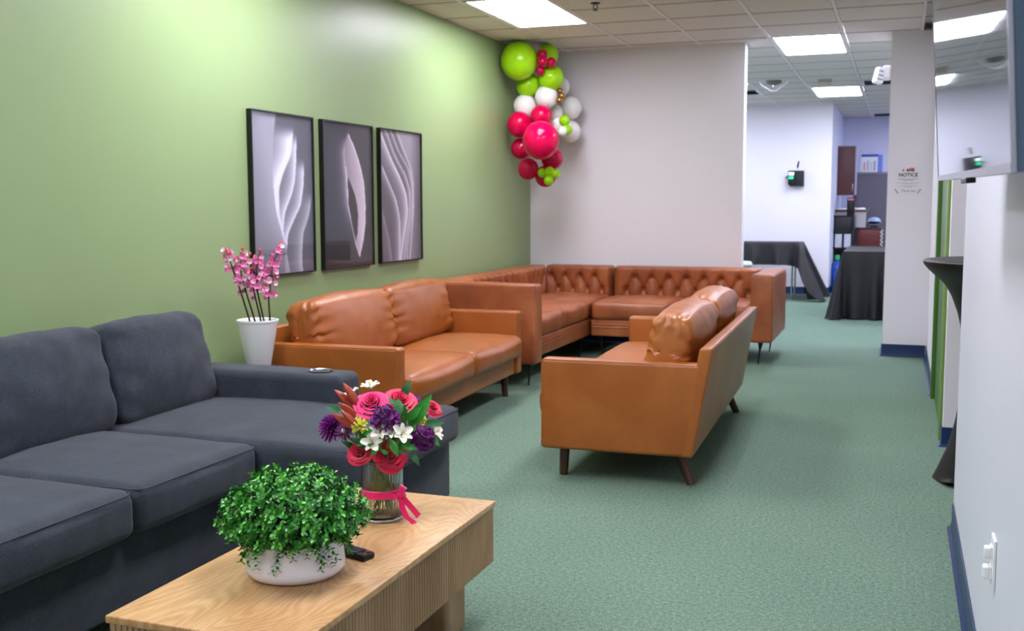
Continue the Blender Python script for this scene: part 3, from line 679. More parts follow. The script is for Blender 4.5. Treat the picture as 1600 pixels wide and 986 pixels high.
# planter
PB = (-1.385, 2.235)
t = thing('planter_bowl', 'low white ceramic bowl on the coffee table full of small-leaved greenery', 'planter', (PB[0], PB[1], TZ))
lathe('bowl', [(0, 0), (.095, 0), (.112, .006), (.121, .017), (.123, .028), (.119, .06), (.112, .108), (.1105, .113), (.106, .110), (.112, .06), (.100, .03), (0, .02)], M_['ceramic'], t, 64)
lathe('soil', [(0, .100), (.06, .101), (.107, .096)], mat('dark_moss', '1d2414', .95, var=.3, vscale=60), t, 24)
def foliage():
    r = random.Random(11); V = []; F = []; MI = []
    def leaf(p, d, n, L, W, mi):
        d = d.normalized(); sdir = d.cross(n).normalized(); n = sdir.cross(d).normalized(); k = len(V)
        pts = [(0, 0, 0), (.35, .42, .10), (.35, 0, -.02), (.35, -.42, .10), (.75, .40, .05), (.78, 0, -.05), (.75, -.40, .05), (1.0, 0, -.10)]
        for (a, b, c) in pts: q = p + d * (a * L) + sdir * (b * W) + n * (c * L); V.append(tuple(q))
        for f in ((0, 2, 1), (0, 3, 2), (1, 2, 5, 4), (2, 3, 6, 5), (4, 5, 7), (5, 6, 7)): F.append(tuple(i + k for i in f)); MI.append(mi)
    for i in range(900):
        z = r.uniform(-.62, 1.0); a = r.uniform(0, 2 * PI); rr = math.sqrt(max(0, 1 - z * z)); dr = Vector((rr * math.cos(a), rr * math.sin(a), z))
        R = r.uniform(.72, 1.05); tip = Vector((dr.x * .178, dr.y * .178, dr.z * (.120 if z > 0 else .085))) * R + Vector((0, 0, .142))
        if z < 0 and rr * .178 * R < .128: tip.x *= 1.15; tip.y *= 1.15; 
        if tip.z < .035: tip.z = .035 + r.random() * .02
        if tip.z < .10 and math.hypot(tip.x, tip.y) < .128: k_ = .135 / max(.01, math.hypot(tip.x, tip.y)); tip.x *= k_; tip.y *= k_
        gd = (Vector((dr.x, dr.y, max(dr.z, -.2) + .35)).normalized() + Vector((r.gauss(0, .35), r.gauss(0, .35), r.gauss(0, .3)))).normalized()
        if z < -.25: gd = Vector((dr.x * .5 + r.gauss(0, .2), dr.y * .5 + r.gauss(0, .2), -.8)).normalized()
        shade = r.random(); n = r.randint(3, 5)
        for k in range(n):
            p = tip - gd * (.0075 * k); u = gd.orthogonal().normalized(); ang = k * PI / 2 + r.random()
            u = Matrix.Rotation(ang, 3, gd) @ u
            mi = 2 if (k == 0 and shade > .45) else (1 if shade > .3 or k < 2 else 0)
            L = r.uniform(.012, .017) * (1 - .10 * (k == 0)); W = L * r.uniform(.60, .8)
            for s in (1, -1): leaf(p, (u * s + gd * r.uniform(.5, .9)), gd, L, W, mi)
        if r.random() < .7: leaf(tip, gd, gd.orthogonal(), .009, .005, 2)
    for i in range(46):
        a = r.uniform(0, 2 * PI); R_ = r.uniform(.128, .142); tip = Vector((math.cos(a) * R_, math.sin(a) * R_, r.uniform(.040, .10))); gd = Vector((math.cos(a) * .25 + r.gauss(0, .2), math.sin(a) * .25 + r.gauss(0, .2), -1)).normalized()
        for k in range(5):
            p = tip - gd * (.0085 * k); u = Matrix.Rotation(k * PI / 2 + r.random(), 3, gd) @ gd.orthogonal().normalized(); L = r.uniform(.011, .015)
            for s in (1, -1): leaf(p, (u * s + gd * .7), gd, L, L * .6, r.choice((0, 1, 1, 2)))
    return V, F, MI
V, F, MI = foliage()
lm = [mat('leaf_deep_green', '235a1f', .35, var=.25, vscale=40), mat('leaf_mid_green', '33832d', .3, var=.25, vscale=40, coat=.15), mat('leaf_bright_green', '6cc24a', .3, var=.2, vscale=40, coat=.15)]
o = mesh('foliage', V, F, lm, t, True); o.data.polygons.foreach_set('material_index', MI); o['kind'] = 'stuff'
r_ = random.Random(4); sv = MB()
for i in range(90):
    a = r_.uniform(0, 2 * PI); q = r_.uniform(.3, 1); e = Vector((math.cos(a) * .15 * q, math.sin(a) * .15 * q, .20 - .10 * q * q)); V, F = tubev([(e.x * .25, e.y * .25, .085), (e.x * .7, e.y * .7, e.z * .95), tuple(e)], .0012, 4); sv.add(V, F)
o = sv.build('stems', mat('twig_green', '33451c', .6), t); o['kind'] = 'stuff'
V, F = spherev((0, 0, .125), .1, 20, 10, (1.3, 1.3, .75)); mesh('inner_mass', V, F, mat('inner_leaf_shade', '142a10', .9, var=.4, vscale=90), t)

# ------------------------------------------------------------------ vase with ribbon and bouquet
VB = Vector((-1.39, 2.72, TZ))
t = thing('glass_vase', 'ribbed clear glass vase with a magenta ribbon on the coffee table', 'vase', tuple(VB))
gl = NT('ribbed_clear_glass'); gl.b.inputs['Transmission Weight'].default_value = 1; gl.b.inputs['Roughness'].default_value = .02; gl.b.inputs['IOR'].default_value = 1.45; gl.b.inputs['Base Color'].default_value = (.96, .97, .95, 1)
rib = lambda a, z: .030 * abs(math.cos(a * 22)) - .015
pr = [(0, .0), (.050, .0), (.060, .004), (.063, .012), (.063, .05), (.062, .066), (.057, .072), (.0575, .09), (.0595, .096), (.0595, .17), (.0605, .178), (.058, .179), (.056, .17), (.056, .095), (.054, .085), (.0555, .07), (.0585, .06), (.058, .018), (.05, .012), (0, .012)]
V, F = lathev(pr, 176, rib); mesh('glass', V, F, gl.m, t, True, 60)
rm = mat('magenta_satin_ribbon', 'f01070', .28, sheen=.3, coat=.15)
lathe('ribbon_band', [(.0585, .070), (.0625, .071), (.0632, .081), (.0625, .092), (.0585, .093)], rm, t, 48)
side = Vector((.94, .34, 0)); fw = Vector((.34, -.94, 0)); kn = side * .052 + fw * .042 + Vector((0, 0, .081))
def rib_path(pts, wv, nm): return quadstrip([tuple(kn + side * a + fw * b + Vector((0, 0, c))) for (a, b, c) in pts], wv, rm, nm, t)
V, F = spherev(tuple(kn), .009, 12, 8, (1, .8, 1.1)); mesh('knot', V, F, rm, t)
def loop(a0, L, nm):
    ca, sa = math.cos(a0), math.sin(a0); P = []; W = []
    for q in range(17):
        u_ = 2 * PI * q / 16; e = (1 - math.cos(u_)) / 2; dd = .010 * math.sin(u_); P.append((ca * L * e, .004 + dd, sa * L * e)); wd = .0045 + .0065 * e; W.append(tuple(side * (-sa * wd) + Vector((0, 0, ca * wd))))
    rib_path(P, W, nm)
loop(math.radians(58), .030, 'bow_loop'); loop(math.radians(25), .020, 'bow_loop'); loop(math.radians(195), .020, 'bow_loop')
rib_path([(0, .002, 0), (.008, .006, -.018), (.013, .010, -.04), (.024, .014, -.062), (.040, .016, -.0735), (.046, .018, -.0795)], tuple(side * .0078 + Vector((0, 0, .002))), 'ribbon_tail')
rib_path([(0, .0, 0), (.014, .003, -.010), (.028, .004, -.026), (.044, .005, -.045), (.058, .006, -.062)], tuple(side * .006 + Vector((0, 0, .006))), 'ribbon_tail')
wt = mat('stem_green', '6f8a3a', .5)
FLM = dict(rose=mat('deep_rose_petal', 'c81040', .5, sheen=.2, var=.15, vscale=30), rose2=mat('cerise_petal', 'de184c', .5, sheen=.2, var=.15, vscale=30), pink=mat('magenta_rose_petal', 'e01566', .5, sheen=.2, var=.15, vscale=30),
           carn=mat('deep_purple_petal', '861a8a', .6, sheen=.2, var=.3, vscale=60), mum=mat('purple_petal', '84248a', .55, var=.3, vscale=60), mums=mat('dusky_mauve_petal', '8c4c86', .6, var=.6, vscale=120),
           yel=mat('lemon_petal', 'fff680', .55, var=.1, vscale=60), wh=mat('ivory_petal', 'f1efe2', .5, var=.05, vscale=40), bud=mat('russet_bud', 'a8442e', .45, var=.35, vscale=25), leaf=mat('fresh_leaf', '2f8a2c', .38, var=.25, vscale=30, coat=.1), leaf2=mat('blue_green_leaf', '3f7f4c', .45, var=.2, vscale=30), stamen=mat('stamen_yellow', 'c9a638', .6))
for q_, (rim, deep) in dict(rose=('df1c4a', '980a2e'), rose2=('ee2458', 'b00e3a'), pink=('f22a78', 'b80f54')).items():
    FLM[q_ + '_rim'] = mat(q_ + '_petal_rim', rim, .5, sheen=.2); FLM[q_ + '_deep'] = mat(q_ + '_petal_base', deep, .55)
def petal(mb, ax, out, up, base, L, W, curl, cup, nu=5, nv=4, ruf=0, r=random):
    """petal patch: base point, up dir, out dir, ax = across"""
    V = []; F = []; ph = r.random() * 6
    for i in range(nv + 1):
        q = i / nv; wdt = W * math.sin(PI * min(1, .18 + q * .62)) ** .8
        for j in range(nu + 1):
            s = 2 * j / nu - 1
            o_ = curl * (q ** 2) - cup * s * s * .5 * L + ruf * math.sin(s * 7 + ph) * q
            p = base + up * (L * q * (1 - .06 * s * s)) + out * o_ + ax * (s * wdt / 2); V.append(tuple(p))
    for i in range(nv):
        for j in range(nu): k = i * (nu + 1) + j; F.append((k, k + 1, k + nu + 2, k + nu + 1))
    mb.add(V, F)
def frame(d):
    d = Vector(d).normalized(); u = d.orthogonal().normalized(); return d, u, d.cross(u)
def rose(mb, d, r0, rr):
    """whorls of overlapping rolled petals, the heart standing highest"""
    d, u, v = frame(d); mb.MI = []
    for k, (n, ro, top, fl, dep) in enumerate(((1, .09, .50, .00, .6), (2, .18, .47, .01, .7), (2, .28, .44, .03, .75), (3, .38, .38, .06, .75), (3, .50, .30, .10, .7), (4, .62, .18, .16, .6), (5, .76, .02, .24, .5))):
        ox, oy = rr.uniform(-.04, .04), rr.uniform(-.04, .04)
        for i in range(n):
            th0 = 2 * PI * i / n + k * 1.1 + rr.uniform(-.25, .25); w_ = min(PI / n * 1.35, 2.9); V = []; F = []; nu, nv = 9, 7; sk = rr.choice((-1, 1)) * .08; dz = rr.uniform(-.05, .03)
            for a in range(nv + 1):
                q = a / nv
                for b in range(nu + 1):
                    s_ = 2 * b / nu - 1; th = th0 + w_ * s_
                    rad = (ro + sk * s_) * (.6 + .4 * q ** .5) + fl * q ** 2.5 + (.05 + .05 * (k > 3)) * max(0, q - .82) / .18
                    z = top + dz - dep * (1 - q) - .10 * s_ * s_ * q - (.05 + fl * .6) * max(0, q - .8) / .2
                    V.append(tuple(((u * math.cos(th) + v * math.sin(th)) * rad + u * ox + v * oy) * r0 * 1.12 + d * z * r0))
            for a in range(nv):
                for b in range(nu): c = a * (nu + 1) + b; F.append((c, c + 1, c + nu + 2, c + nu + 1)); mb.MI.append(1 if a >= nv - 2 else (2 if a < nv - 4 else 0))
            mb.add(V, F)
def ruffle(mb, d, r0, rr, n=46, wd=.5, ruf=.05):
    d, u, v = frame(d)
    for i in range(n):
        z = rr.uniform(-.15, 1); a = i * 2.4; q = math.sqrt(max(0, 1 - z * z)); out = (u * math.cos(a) + v * math.sin(a)) * q + d * z; ax = out.orthogonal().normalized(); ax = Matrix.Rotation(rr.uniform(0, 6), 3, out) @ ax
        petal(mb, ax, out.cross(ax), out, out * r0 * .25 - d * r0 * .25, r0 * rr.uniform(.68, .85), r0 * wd, 0, 0, 5, 3, r0 * ruf * 2.2, rr)
def daisy(mb, d, r0, rr, n=90):
    d, u, v = frame(d)
    for i in range(n):
        z = 1 - 1.15 * (i + .5) / n; a = i * 2.39996; q = math.sqrt(max(0, 1 - z * z)); out = (u * math.cos(a) + v * math.sin(a)) * q + d * z; ax = out.cross(d); ax = ax.normalized() if ax.length > .05 else u
        petal(mb, ax, out.cross(ax), out, out * r0 * .2 - d * r0 * .2, r0 * .92, r0 * .17, r0 * .12, .2, 2, 3, 0, rr)
def lily(mb, d, r0, rr):
    d, u, v = frame(d)
    for i in range(6):
        a = PI * i / 3 + .3; out = u * math.cos(a) + v * math.sin(a); ax = d.cross(out); up = (d * .62 + out * .8).normalized(); o2 = (d * -.8 + out * .62)
        petal(mb, ax, o2, up, d * (-r0 * .5), r0 * (1.25 if i % 2 else 1.15), r0 * (.75 if i % 2 else .5), r0 * .15, .25, 4, 5, 0, rr)
FL = [('pink', -0.019, -0.023, 0.343, 0.042), ('rose2', 0.045, 0.033, 0.347, 0.040), ('rose', 0.119, 0.099, 0.315, 0.025), ('rose', -0.046, -0.048, 0.206, 0.034), ('rose', 0.041, -0.028, 0.193, 0.040), ('carn', 0.035, -0.039, 0.305, 0.039), ('carn', 0.13, 0.01, 0.246, 0.034), ('mum', -0.148, -0.025, 0.263, 0.037), ('mums', -0.089, -0.057, 0.259, 0.025), ('mums', -0.049, -0.028, 0.295, 0.017), ('mums', 0.063, 0.092, 0.338, 0.017), ('yel', -0.034, -0.066, 0.285, 0.028), ('yel', 0.104, 0.048, 0.288, 0.02), ('yel', 0.066, 0.026, 0.315, 0.015), ('wh', -0.057, 0.043, 0.382, 0.022), ('wh', -0.122, 0.038, 0.356, 0.023), ('wh', 0.029, -0.066, 0.276, 0.023), ('wh', 0.056, -0.056, 0.276, 0.021), ('wh', 0.09, -0.045, 0.267, 0.023), ('wh', 0.01, -0.077, 0.243, 0.023), ('wh', 0.041, -0.003, 0.326, 0.016), ('wh', 0.141, 0.079, 0.25, 0.02)]
FN = {'pink': 'rose', 'rose2': 'rose', 'rose': 'rose', 'carn': 'carnation', 'mum': 'chrysanthemum', 'mums': 'chrysanthemum', 'yel': 'yellow_carnation', 'wh': 'alstroemeria'}
FLAB = ['large magenta rose at the upper left of the vase bouquet', 'cerise open rose at the top middle of the bouquet', 'half-closed red rose at the right edge of the bouquet', 'deep red rose low on the left above the vase rim', 'deep red rose low in the middle over the vase rim',
        'big purple carnation in the middle of the bouquet', 'purple carnation at the lower right of the bouquet', 'purple chrysanthemum at the far left of the bouquet', 'dusky mauve chrysanthemum below the lily buds', 'small mauve chrysanthemum between magenta rose and yellow carnation', 'small mauve chrysanthemum behind the cerise rose at the top right',
        'yellow carnation left of the middle of the bouquet', 'yellow carnation beside the broad leaf at the right', 'small yellow bloom tucked under the cerise rose', 'white alstroemeria standing highest at the top of the bouquet', 'white alstroemeria behind the russet lily buds', 'white alstroemeria at the left of the middle pair', 'white alstroemeria at the right of the middle pair', 'white alstroemeria beside the purple carnation on the right',
        'white alstroemeria between the two low red roses', 'small white alstroemeria above the big purple carnation', 'white alstroemeria at the outer right edge of the bouquet']
cdir = (Vector((0, 0, 1.29)) - VB).normalized(); rr = random.Random(21)
for (k, x, y, z, r0), lab in zip(FL, FLAB):
    f = thing(FN[k], lab, 'flower', (VB.x + x, VB.y + y, VB.z + z), group='flowers in the ribbed glass vase')
    d = (Vector((x, y, z - .17)).normalized() * .75 + cdir * .9 + Vector((0, 0, .15))).normalized()
    if k == 'wh': d = (Vector((x, y, z - .17)).normalized() + cdir * .5).normalized()
    mb = MB()
    if k in ('pink', 'rose2', 'rose'): rose(mb, d, r0 * 1.02, rr)
    elif k in ('carn',): ruffle(mb, d, r0 * 1.12, rr, 110, .40, .08)
    elif k == 'yel': ruffle(mb, d, r0, rr, 34, .55, .06)
    elif k in ('mum', 'mums'): daisy(mb, d, r0 * 1.08, rr, 110 if k == 'mum' else 60)
    else: lily(mb, d, r0 * 1.35, rr)
    bl_ = mb.build('bloom', [FLM[k], FLM[k + '_rim'], FLM[k + '_deep']] if k in ('pink', 'rose2', 'rose') else FLM[k], f, True)
    if hasattr(mb, 'MI'): bl_.data.polygons.foreach_set('material_index', mb.MI)
    if k == 'wh':
        s = MB()
        for q in range(5): a = q * 1.3; dd, u, v = frame(d); e = d * r0 * .55 + (u * math.cos(a) + v * math.sin(a)) * r0 * .22; s.add(*tubev([tuple(-d * r0 * .3), tuple(e)], .0007, 4))
        s.build('stamens', FLM['stamen'], f)
    if k == 'mums':
        V, F = spherev(tuple(d * r0 * .3), r0 * .28, 10, 6); mesh('flower_eye', V, F, FLM['wh'], f)
    an = rr.uniform(0, 6); rb_ = .035
    tube('stem', [tuple(-d * r0 * .4), (-x * .55, -y * .55, (.175 - z) * .8), (-x + math.cos(an) * .02, -y + math.sin(an) * .02, .15 - z), (-x - x * .2 + math.cos(an) * rb_, -y - y * .2 + math.sin(an) * rb_, .020 - z)], .0022, wt, f, 6)
BUD = [([-0.06, -0.028, 0.334], [-0.096, -0.044, 0.398]), ([-0.071, -0.022, 0.322], [-0.123, -0.046, 0.377]), ([-0.054, -0.05, 0.309], [-0.098, -0.072, 0.347]), ([-0.057, -0.065, 0.28], [-0.108, -0.09, 0.318]), ([-0.046, -0.071, 0.287], [-0.08, -0.089, 0.329])]
BL = ['russet lily bud pointing highest on the left of the bouquet', 'russet lily bud leaning furthest out of the upper pair', 'russet lily bud just below the upper pair', 'russet lily bud lowest and nearest the purple chrysanthemum', 'orange-tipped lily bud beside the yellow carnation']
for (a, b), lab in zip(BUD, BL):
    a, b = Vector(a), Vector(b); f = thing('lily_bud', lab, 'flower', tuple(VB + a), group='flowers in the ribbed glass vase'); d = b - a; L = d.length; dn, u, v = frame(d)
    V = []; F = []; n = 18; K = 12
    for i in range(K + 1):
        q = i / K; rad = L * .17 * (math.sin(PI * min(1, .12 + q * .88)) ** .7) * (1 - .35 * q) + .0008
        for j in range(n): an = 2 * PI * j / n; rj = rad * (1 + .16 * math.cos(3 * an)); V.append(tuple(d * (q * 1.06 - .03) + (u * math.cos(an) + v * math.sin(an)) * rj))
    for i in range(K):
        for j in range(n): F.append((i * n + j, i * n + (j + 1) % n, (i + 1) * n + (j + 1) % n, (i + 1) * n + j))
    mesh('bud', V, F, FLM['bud'], f); tube('stem', [(0, 0, 0), tuple(-a * .5 + Vector((0, 0, .02))), (-a.x + .01, -a.y, .16 - a.z), (-a.x + .03, -a.y + .02, .03 - a.z)], .002, wt, f, 6)
LEAF = [([0.041, 0.053, 0.346], [0.069, 0.058, 0.401]), ([0.075, 0.025, 0.269], [0.14, 0.048, 0.365]), ([0.078, 0.007, 0.292], [0.122, 0.017, 0.337]), ([-0.124, -0.011, 0.312], [-0.161, -0.033, 0.326]), ([0.057, -0.059, 0.25], [0.085, -0.064, 0.203]), ([-0.074, -0.025, 0.209], [-0.104, -0.045, 0.228]), ([0.12, 0.042, 0.278], [0.177, 0.053, 0.283]), ([0.08, -0.031, 0.229], [0.127, -0.026, 0.219]), ([0.148, 0.027, 0.244], [0.173, 0.023, 0.22]), ([0.099, -0.006, 0.201], [0.125, -0.011, 0.167]), ([0.03, -0.06, 0.234], [0.005, -0.083, 0.203]), ([0.065, 0.012, 0.28], [0.07, 0.009, 0.34]), ([0.035, -0.023, 0.358], [0.063, -0.025, 0.341]), ([-0.02, -0.075, 0.262], [0.007, -0.075, 0.272]), ([0.092, -0.001, 0.27], [0.124, -0.0, 0.27]), ([0.058, -0.004, 0.356], [0.064, -0.019, 0.296]), ([0.054, -0.065, 0.208], [0.035, -0.08, 0.224])]
for q in range(26):
    a = rr.uniform(0, 6.28); z = rr.uniform(.185, .25); q1 = rr.uniform(.02, .05); LEAF.append(([math.cos(a) * q1, math.sin(a) * q1, z], [math.cos(a) * (q1 + .05), math.sin(a) * (q1 + .05), z + rr.uniform(-.02, .04)]))
gt = thing('greenery_spray', 'green leafy stems filling in between the blooms of the vase bouquet', 'foliage', tuple(VB + Vector((0, 0, .2))))
for i, (a, b) in enumerate(LEAF):
    a = Vector(a) - Vector((0, 0, .2)); b = Vector(b) - Vector((0, 0, .2)); d = b - a; L = d.length; side_ = d.cross(cdir).normalized(); nn = side_.cross(d).normalized(); wd = L * (.20 if i != 1 else .17)
    if i >= 17: wd *= .9
    V = []; F = []; K = 8
    for k in range(K + 1):
        q = k / K; ww = wd * math.sin(PI * (q ** .8)) + .0004; c = a + d * q + nn * (math.sin(PI * q) * L * .08)
        V += [tuple(c + side_ * ww + nn * ww * .25), tuple(c), tuple(c - side_ * ww + nn * ww * .25)]
    for k in range(K): F += [(3 * k, 3 * k + 1, 3 * k + 4, 3 * k + 3), (3 * k + 1, 3 * k + 2, 3 * k + 5, 3 * k + 4)]
    mesh('leaf', V, F, FLM['leaf' if i % 3 else 'leaf2'], gt)
for q in range(7):
    a = q * .9; tube('stem', [(math.cos(a) * .035, math.sin(a) * .035, .05), (math.cos(a) * .012, math.sin(a) * .012, -.03), (-math.cos(a) * .035, -math.sin(a) * .035, -.18)], .002, wt, gt, 6)

# ------------------------------------------------------------------ white pot with blossom branches on its stand
PC = (-3.05, 4.62)
t = thing('plant_stand', 'small dark round stand hidden behind the charcoal sofa arm under the white pot', 'stand', (PC[0], PC[1], 0))
lathe('stand_top', [(0, .46), (.12, .46), (.122, .468), (.12, .475), (0, .475)], M_['walnut'], t, 32); lathe('column', [(.015, .02), (.015, .46)], M_['black'], t, 16); lathe('foot', [(0, 0), (.11, 0), (.11, .012), (.02, .022), (0, .022)], M_['black'], t, 32)
t = thing('tapered_pot', 'tall tapered white pot between the charcoal sofa and caramel loveseat', 'pot', (PC[0], PC[1], .475))
lathe('pot', [(0, 0), (.058, 0), (.061, .004), (.099, .228), (.104, .230), (.105, .240), (.101, .242), (.094, .238), (.090, .20), (0, .19)], M_['pot'], t, 48)
lathe('filler', [(0, .212), (.05, .215), (.092, .208)], mat('white_pebble_filler', 'd9d5d6', .8, var=.1, vscale=60), t, 24)
BR = [[[-3.05, 4.562, 0.690], [-3.05, 4.472, 0.883], [-3.05, 4.417, 0.984], [-3.05, 4.39, 1.041], [-3.05, 4.372, 1.074]], [[-3.03, 4.576, 0.690], [-3.03, 4.502, 0.852], [-3.03, 4.458, 0.961], [-3.03, 4.454, 1.003], [-3.03, 4.476, 1.078]], [[-3.01, 4.596, 0.690], [-3.01, 4.534, 0.865], [-3.01, 4.526, 0.95], [-3.01, 4.506, 1.05]], [[-2.99, 4.592, 0.690], [-2.99, 4.531, 0.874], [-2.99, 4.533, 1.0], [-2.99, 4.566, 1.068]], [[-2.99, 4.64, 0.690], [-2.97, 4.601, 0.818], [-2.97, 4.622, 0.917], [-2.97, 4.659, 1.012], [-2.97, 4.729, 1.099]]]
BLB = ['pink blossom twig leaning furthest left in the white pot', 'pink blossom twig second from the left in the white pot', 'short pink blossom twig in the middle of the white pot', 'pink blossom twig right of the middle with a red bud tip', 'tall pink blossom twig standing apart on the right of the white pot']
bp = mat('blossom_pink', 'fb84be', .55, var=.25, vscale=40); bp2 = mat('blossom_blush', 'f7c3d8', .55, var=.1, vscale=40); bd = mat('bud_coral', 'd04a4c', .5, var=.2, vscale=60); tw_ = mat('dark_twig', '3a1d1c', .6)
def blossom_me(m, nm):
    mb = MB(); r = random.Random(3)
    for i in range(5):
        a = 2 * PI * i / 5; out = Vector((math.cos(a), math.sin(a), 0)); ax = Vector((-math.sin(a), math.cos(a), 0)); up = (out * .9 + Vector((0, 0, .45))).normalized()
        petal(mb, ax, Vector((0, 0, 1)), up, Vector((0, 0, 0)), .013, .0165, .003, -.2, 4, 3, 0, r)
    V, F = spherev((0, 0, .003), .0022, 6, 4); mb.add(V, F)
    me = bpy.data.meshes.new(nm); me.from_pydata([tuple(map(float, v)) for v in mb.V], [], mb.F); me.materials.append(m); me.polygons.foreach_set('use_smooth', [True] * len(me.polygons)); return me
bme = [blossom_me(bp, 'blossom'), blossom_me(bp2, 'blossom')]
V, F = spherev((0, 0, 0), .0085, 8, 6, (1, 1, 1.15)); bud = bpy.data.meshes.new('bud'); bud.from_pydata(V, [], F); bud.materials.append(bd); bud.polygons.foreach_set('use_smooth', [True] * len(bud.polygons))
r_ = random.Random(17)
for bi, (P, lab) in enumerate(zip(BR, BLB)):
    P = [Vector(p) for p in P]; f = thing('blossom_branch', lab, 'branch', tuple(P[0]), group='pink blossom branches in the white pot')
    Q = [tuple(p - P[0]) for p in P]; tube('twig', Q, .0048, tw_, f, 8, taper=.35)
    def at(q):
        q *= len(P) - 1; i = min(int(q), len(P) - 2); return P[i].lerp(P[i + 1], q - i) - P[0]
    n = (28, 36, 28, 28, 52)[bi]
    for k in range(n):
        q = .30 + .62 * (k / n) + r_.uniform(-.02, .02); p = at(q); sp = .030 * (1.15 - q * .8) + .004
        an = r_.uniform(0, 2 * PI); off = Vector((math.cos(an) * sp * .8, math.sin(an) * sp, r_.uniform(-.012, .012)))
        dd = (off.normalized() + Vector((1.1, -.9, .25)) * r_.uniform(.3, 1)).normalized()
        share('blossom', bme[0 if r_.random() < .68 else 1], f, tuple(p + off), dd.to_track_quat('Z', 'Y').to_euler(), (r_.uniform(.95, 1.25),) * 3)
        if k % 3 == 0: tube('sprig', [tuple(p), tuple(p + off)], .0012, tw_, f, 5)
    for k in range(5):
        q = (1.0, .93, .84, .76, .70)[k]; p = at(q) + Vector((r_.uniform(-.01, .01), r_.uniform(-.018, .018), 0)) * (k > 0)
        share('bud', bud, f, tuple(p + Vector((0, 0, .004))), None, (.95 if k == 0 else .75,) * 3)
        if k: tube('sprig', [tuple(at(q - .03)), tuple(p)], .0012, tw_, f, 5)

# ------------------------------------------------------------------ balloon garland in the corner
BAL = [('lime', -3.162, 8.9, 2.535, 0.161), ('lime', -2.984, 9.15, 2.605, 0.098), ('lime', -2.935, 9.1, 2.402, 0.113), ('lime', -3.151, 9.1, 2.348, 0.106), ('white', -3.178, 9.1, 2.165, 0.102), ('white', -2.978, 9.1, 2.239, 0.101), ('white', -2.955, 9.45, 2.361, 0.085), ('white', -2.874, 9.5, 2.173, 0.1), ('white', -2.956, 9.3, 2.118, 0.068), ('white', -2.9, 9.2, 2.001, 0.063), ('white', -2.829, 9.1, 1.937, 0.042), ('white', -2.881, 9.5, 1.96, 0.099), ('gold', -2.866, 9.15, 2.291, 0.025), ('gold', -2.841, 9.12, 2.246, 0.025), ('gold', -2.856, 9.1, 2.205, 0.03), ('lime', -2.826, 9.15, 2.033, 0.048), ('lime', -2.801, 9.15, 1.951, 0.045), ('red', -2.992, 9.0, 2.063, 0.095), ('red', -3.196, 9.0, 1.999, 0.109), ('red', -2.913, 8.75, 1.84, 0.158), ('wine', -3.216, 9.1, 1.792, 0.091), ('wine', -3.113, 9.0, 1.608, 0.092), ('wine', -2.923, 9.1, 1.7, 0.097), ('wine', -2.985, 9.1, 1.545, 0.093), ('wine', -2.963, 8.95, 2.585, 0.044), ('wine', -2.948, 8.9, 2.52, 0.048), ('wine', -2.883, 8.95, 2.516, 0.041), ('wine', -2.98, 8.95, 2.451, 0.04), ('lime', -2.967, 8.95, 1.57, 0.04), ('lime', -2.891, 8.93, 1.579, 0.043), ('lime', -2.843, 8.95, 1.562, 0.04), ('lime', -2.899, 8.93, 1.506, 0.043)]
bmats = dict(lime=mat('lime_latex', '9fd916', .22, coat=0, spec=.35, sss=.15), white=mat('pearl_latex', 'f2eff0', .22, coat=0, spec=.4, sss=.1), red=mat('raspberry_latex', 'd8004a', .16, coat=0, spec=.35, sss=.0), wine=mat('dark_raspberry_latex', 'b8063e', .16, coat=0, spec=.35, sss=.0), gold=mat('gold_chrome_latex', 'b98a50', .22, metal=.9))
g0 = Vector((-3.05, 9.3, 2.0)); t = thing('balloon_garland', 'cluster of lime, white and raspberry balloons hanging in the corner', 'balloons', tuple(g0))
for (c, x, y, z, r0) in BAL:
    top = (Vector((x, y, z)) - Vector((-3.05, 9.35, z))); top = top.normalized() if top.length > .01 else Vector((0, -1, 0)); back = -top
    V, F = spherev((0, 0, 0), r0, 40 if r0 > .08 else 20, 22 if r0 > .08 else 12, (1, 1, 1.04))
    b = mesh('balloon', V, F, bmats[c], t, True, None, tuple(Vector((x, y, z)) - g0))
    kn_ = MB(); e = back * (r0 * 1.0); kn_.add(*tubev([tuple(e * .97), tuple(e * 1.05), tuple(e * 1.10)], .006 if r0 > .05 else .003, 8)); kn_.build('knot', bmats[c], b, True)
tube('strip', [(-.22, .02, .62), (-.12, -.05, .4), (-.05, 0, .15), (-.02, -.1, -.2), (0, -.15, -.45)], .004, M_['whitepl'], t, 6)

# ------------------------------------------------------------------ cocktail table in black stretch cover
t = thing('cocktail_table', 'tall round cocktail table in a tight black stretch cover behind the right wall end', 'table', (.535, 5.32, 0))
n = 96; V = []; F = []; prof = []
for z in np.linspace(0, 1.015, 42): prof.append((float(z), float(np.interp(z, [0, .05, .15, .27, .36, .55, .68, .79, .87, .93, .98, 1.015], [.345, .325, .288, .262, .250, .240, .25, .275, .305, .34,   .40, .43]))))
prof += [(1.03, .433), (1.036, .425), (1.038, .39), (1.038, .0)]
for (z, r0) in prof:
    for k in range(n):
        a = 2 * PI * k / n; low = max(0, 1 - z / .75); rr_ = r0 * (1 + .10 * low * (abs(math.cos(2 * a + .3)) - .75)) + .006 * math.sin(a * 9) * low
        V.append((rr_ * math.cos(a), rr_ * math.sin(a), z + (.035 * (1 - abs(math.cos(2 * a + .3))) if z < .02 else 0)))
for i in range(len(prof) - 1):
    for k in range(n): F.append((i * n + k, i * n + (k + 1) % n, (i + 1) * n + (k + 1) % n, (i + 1) * n + k))
cv = mesh('stretch_cover', V, F, M_['blackcloth'], t, True, 60)
lathe('tabletop', [(0, .99), (.395, .99), (.4, 1.0), (.4, 1.02), (0, 1.025)], M_['black'], t, 48)
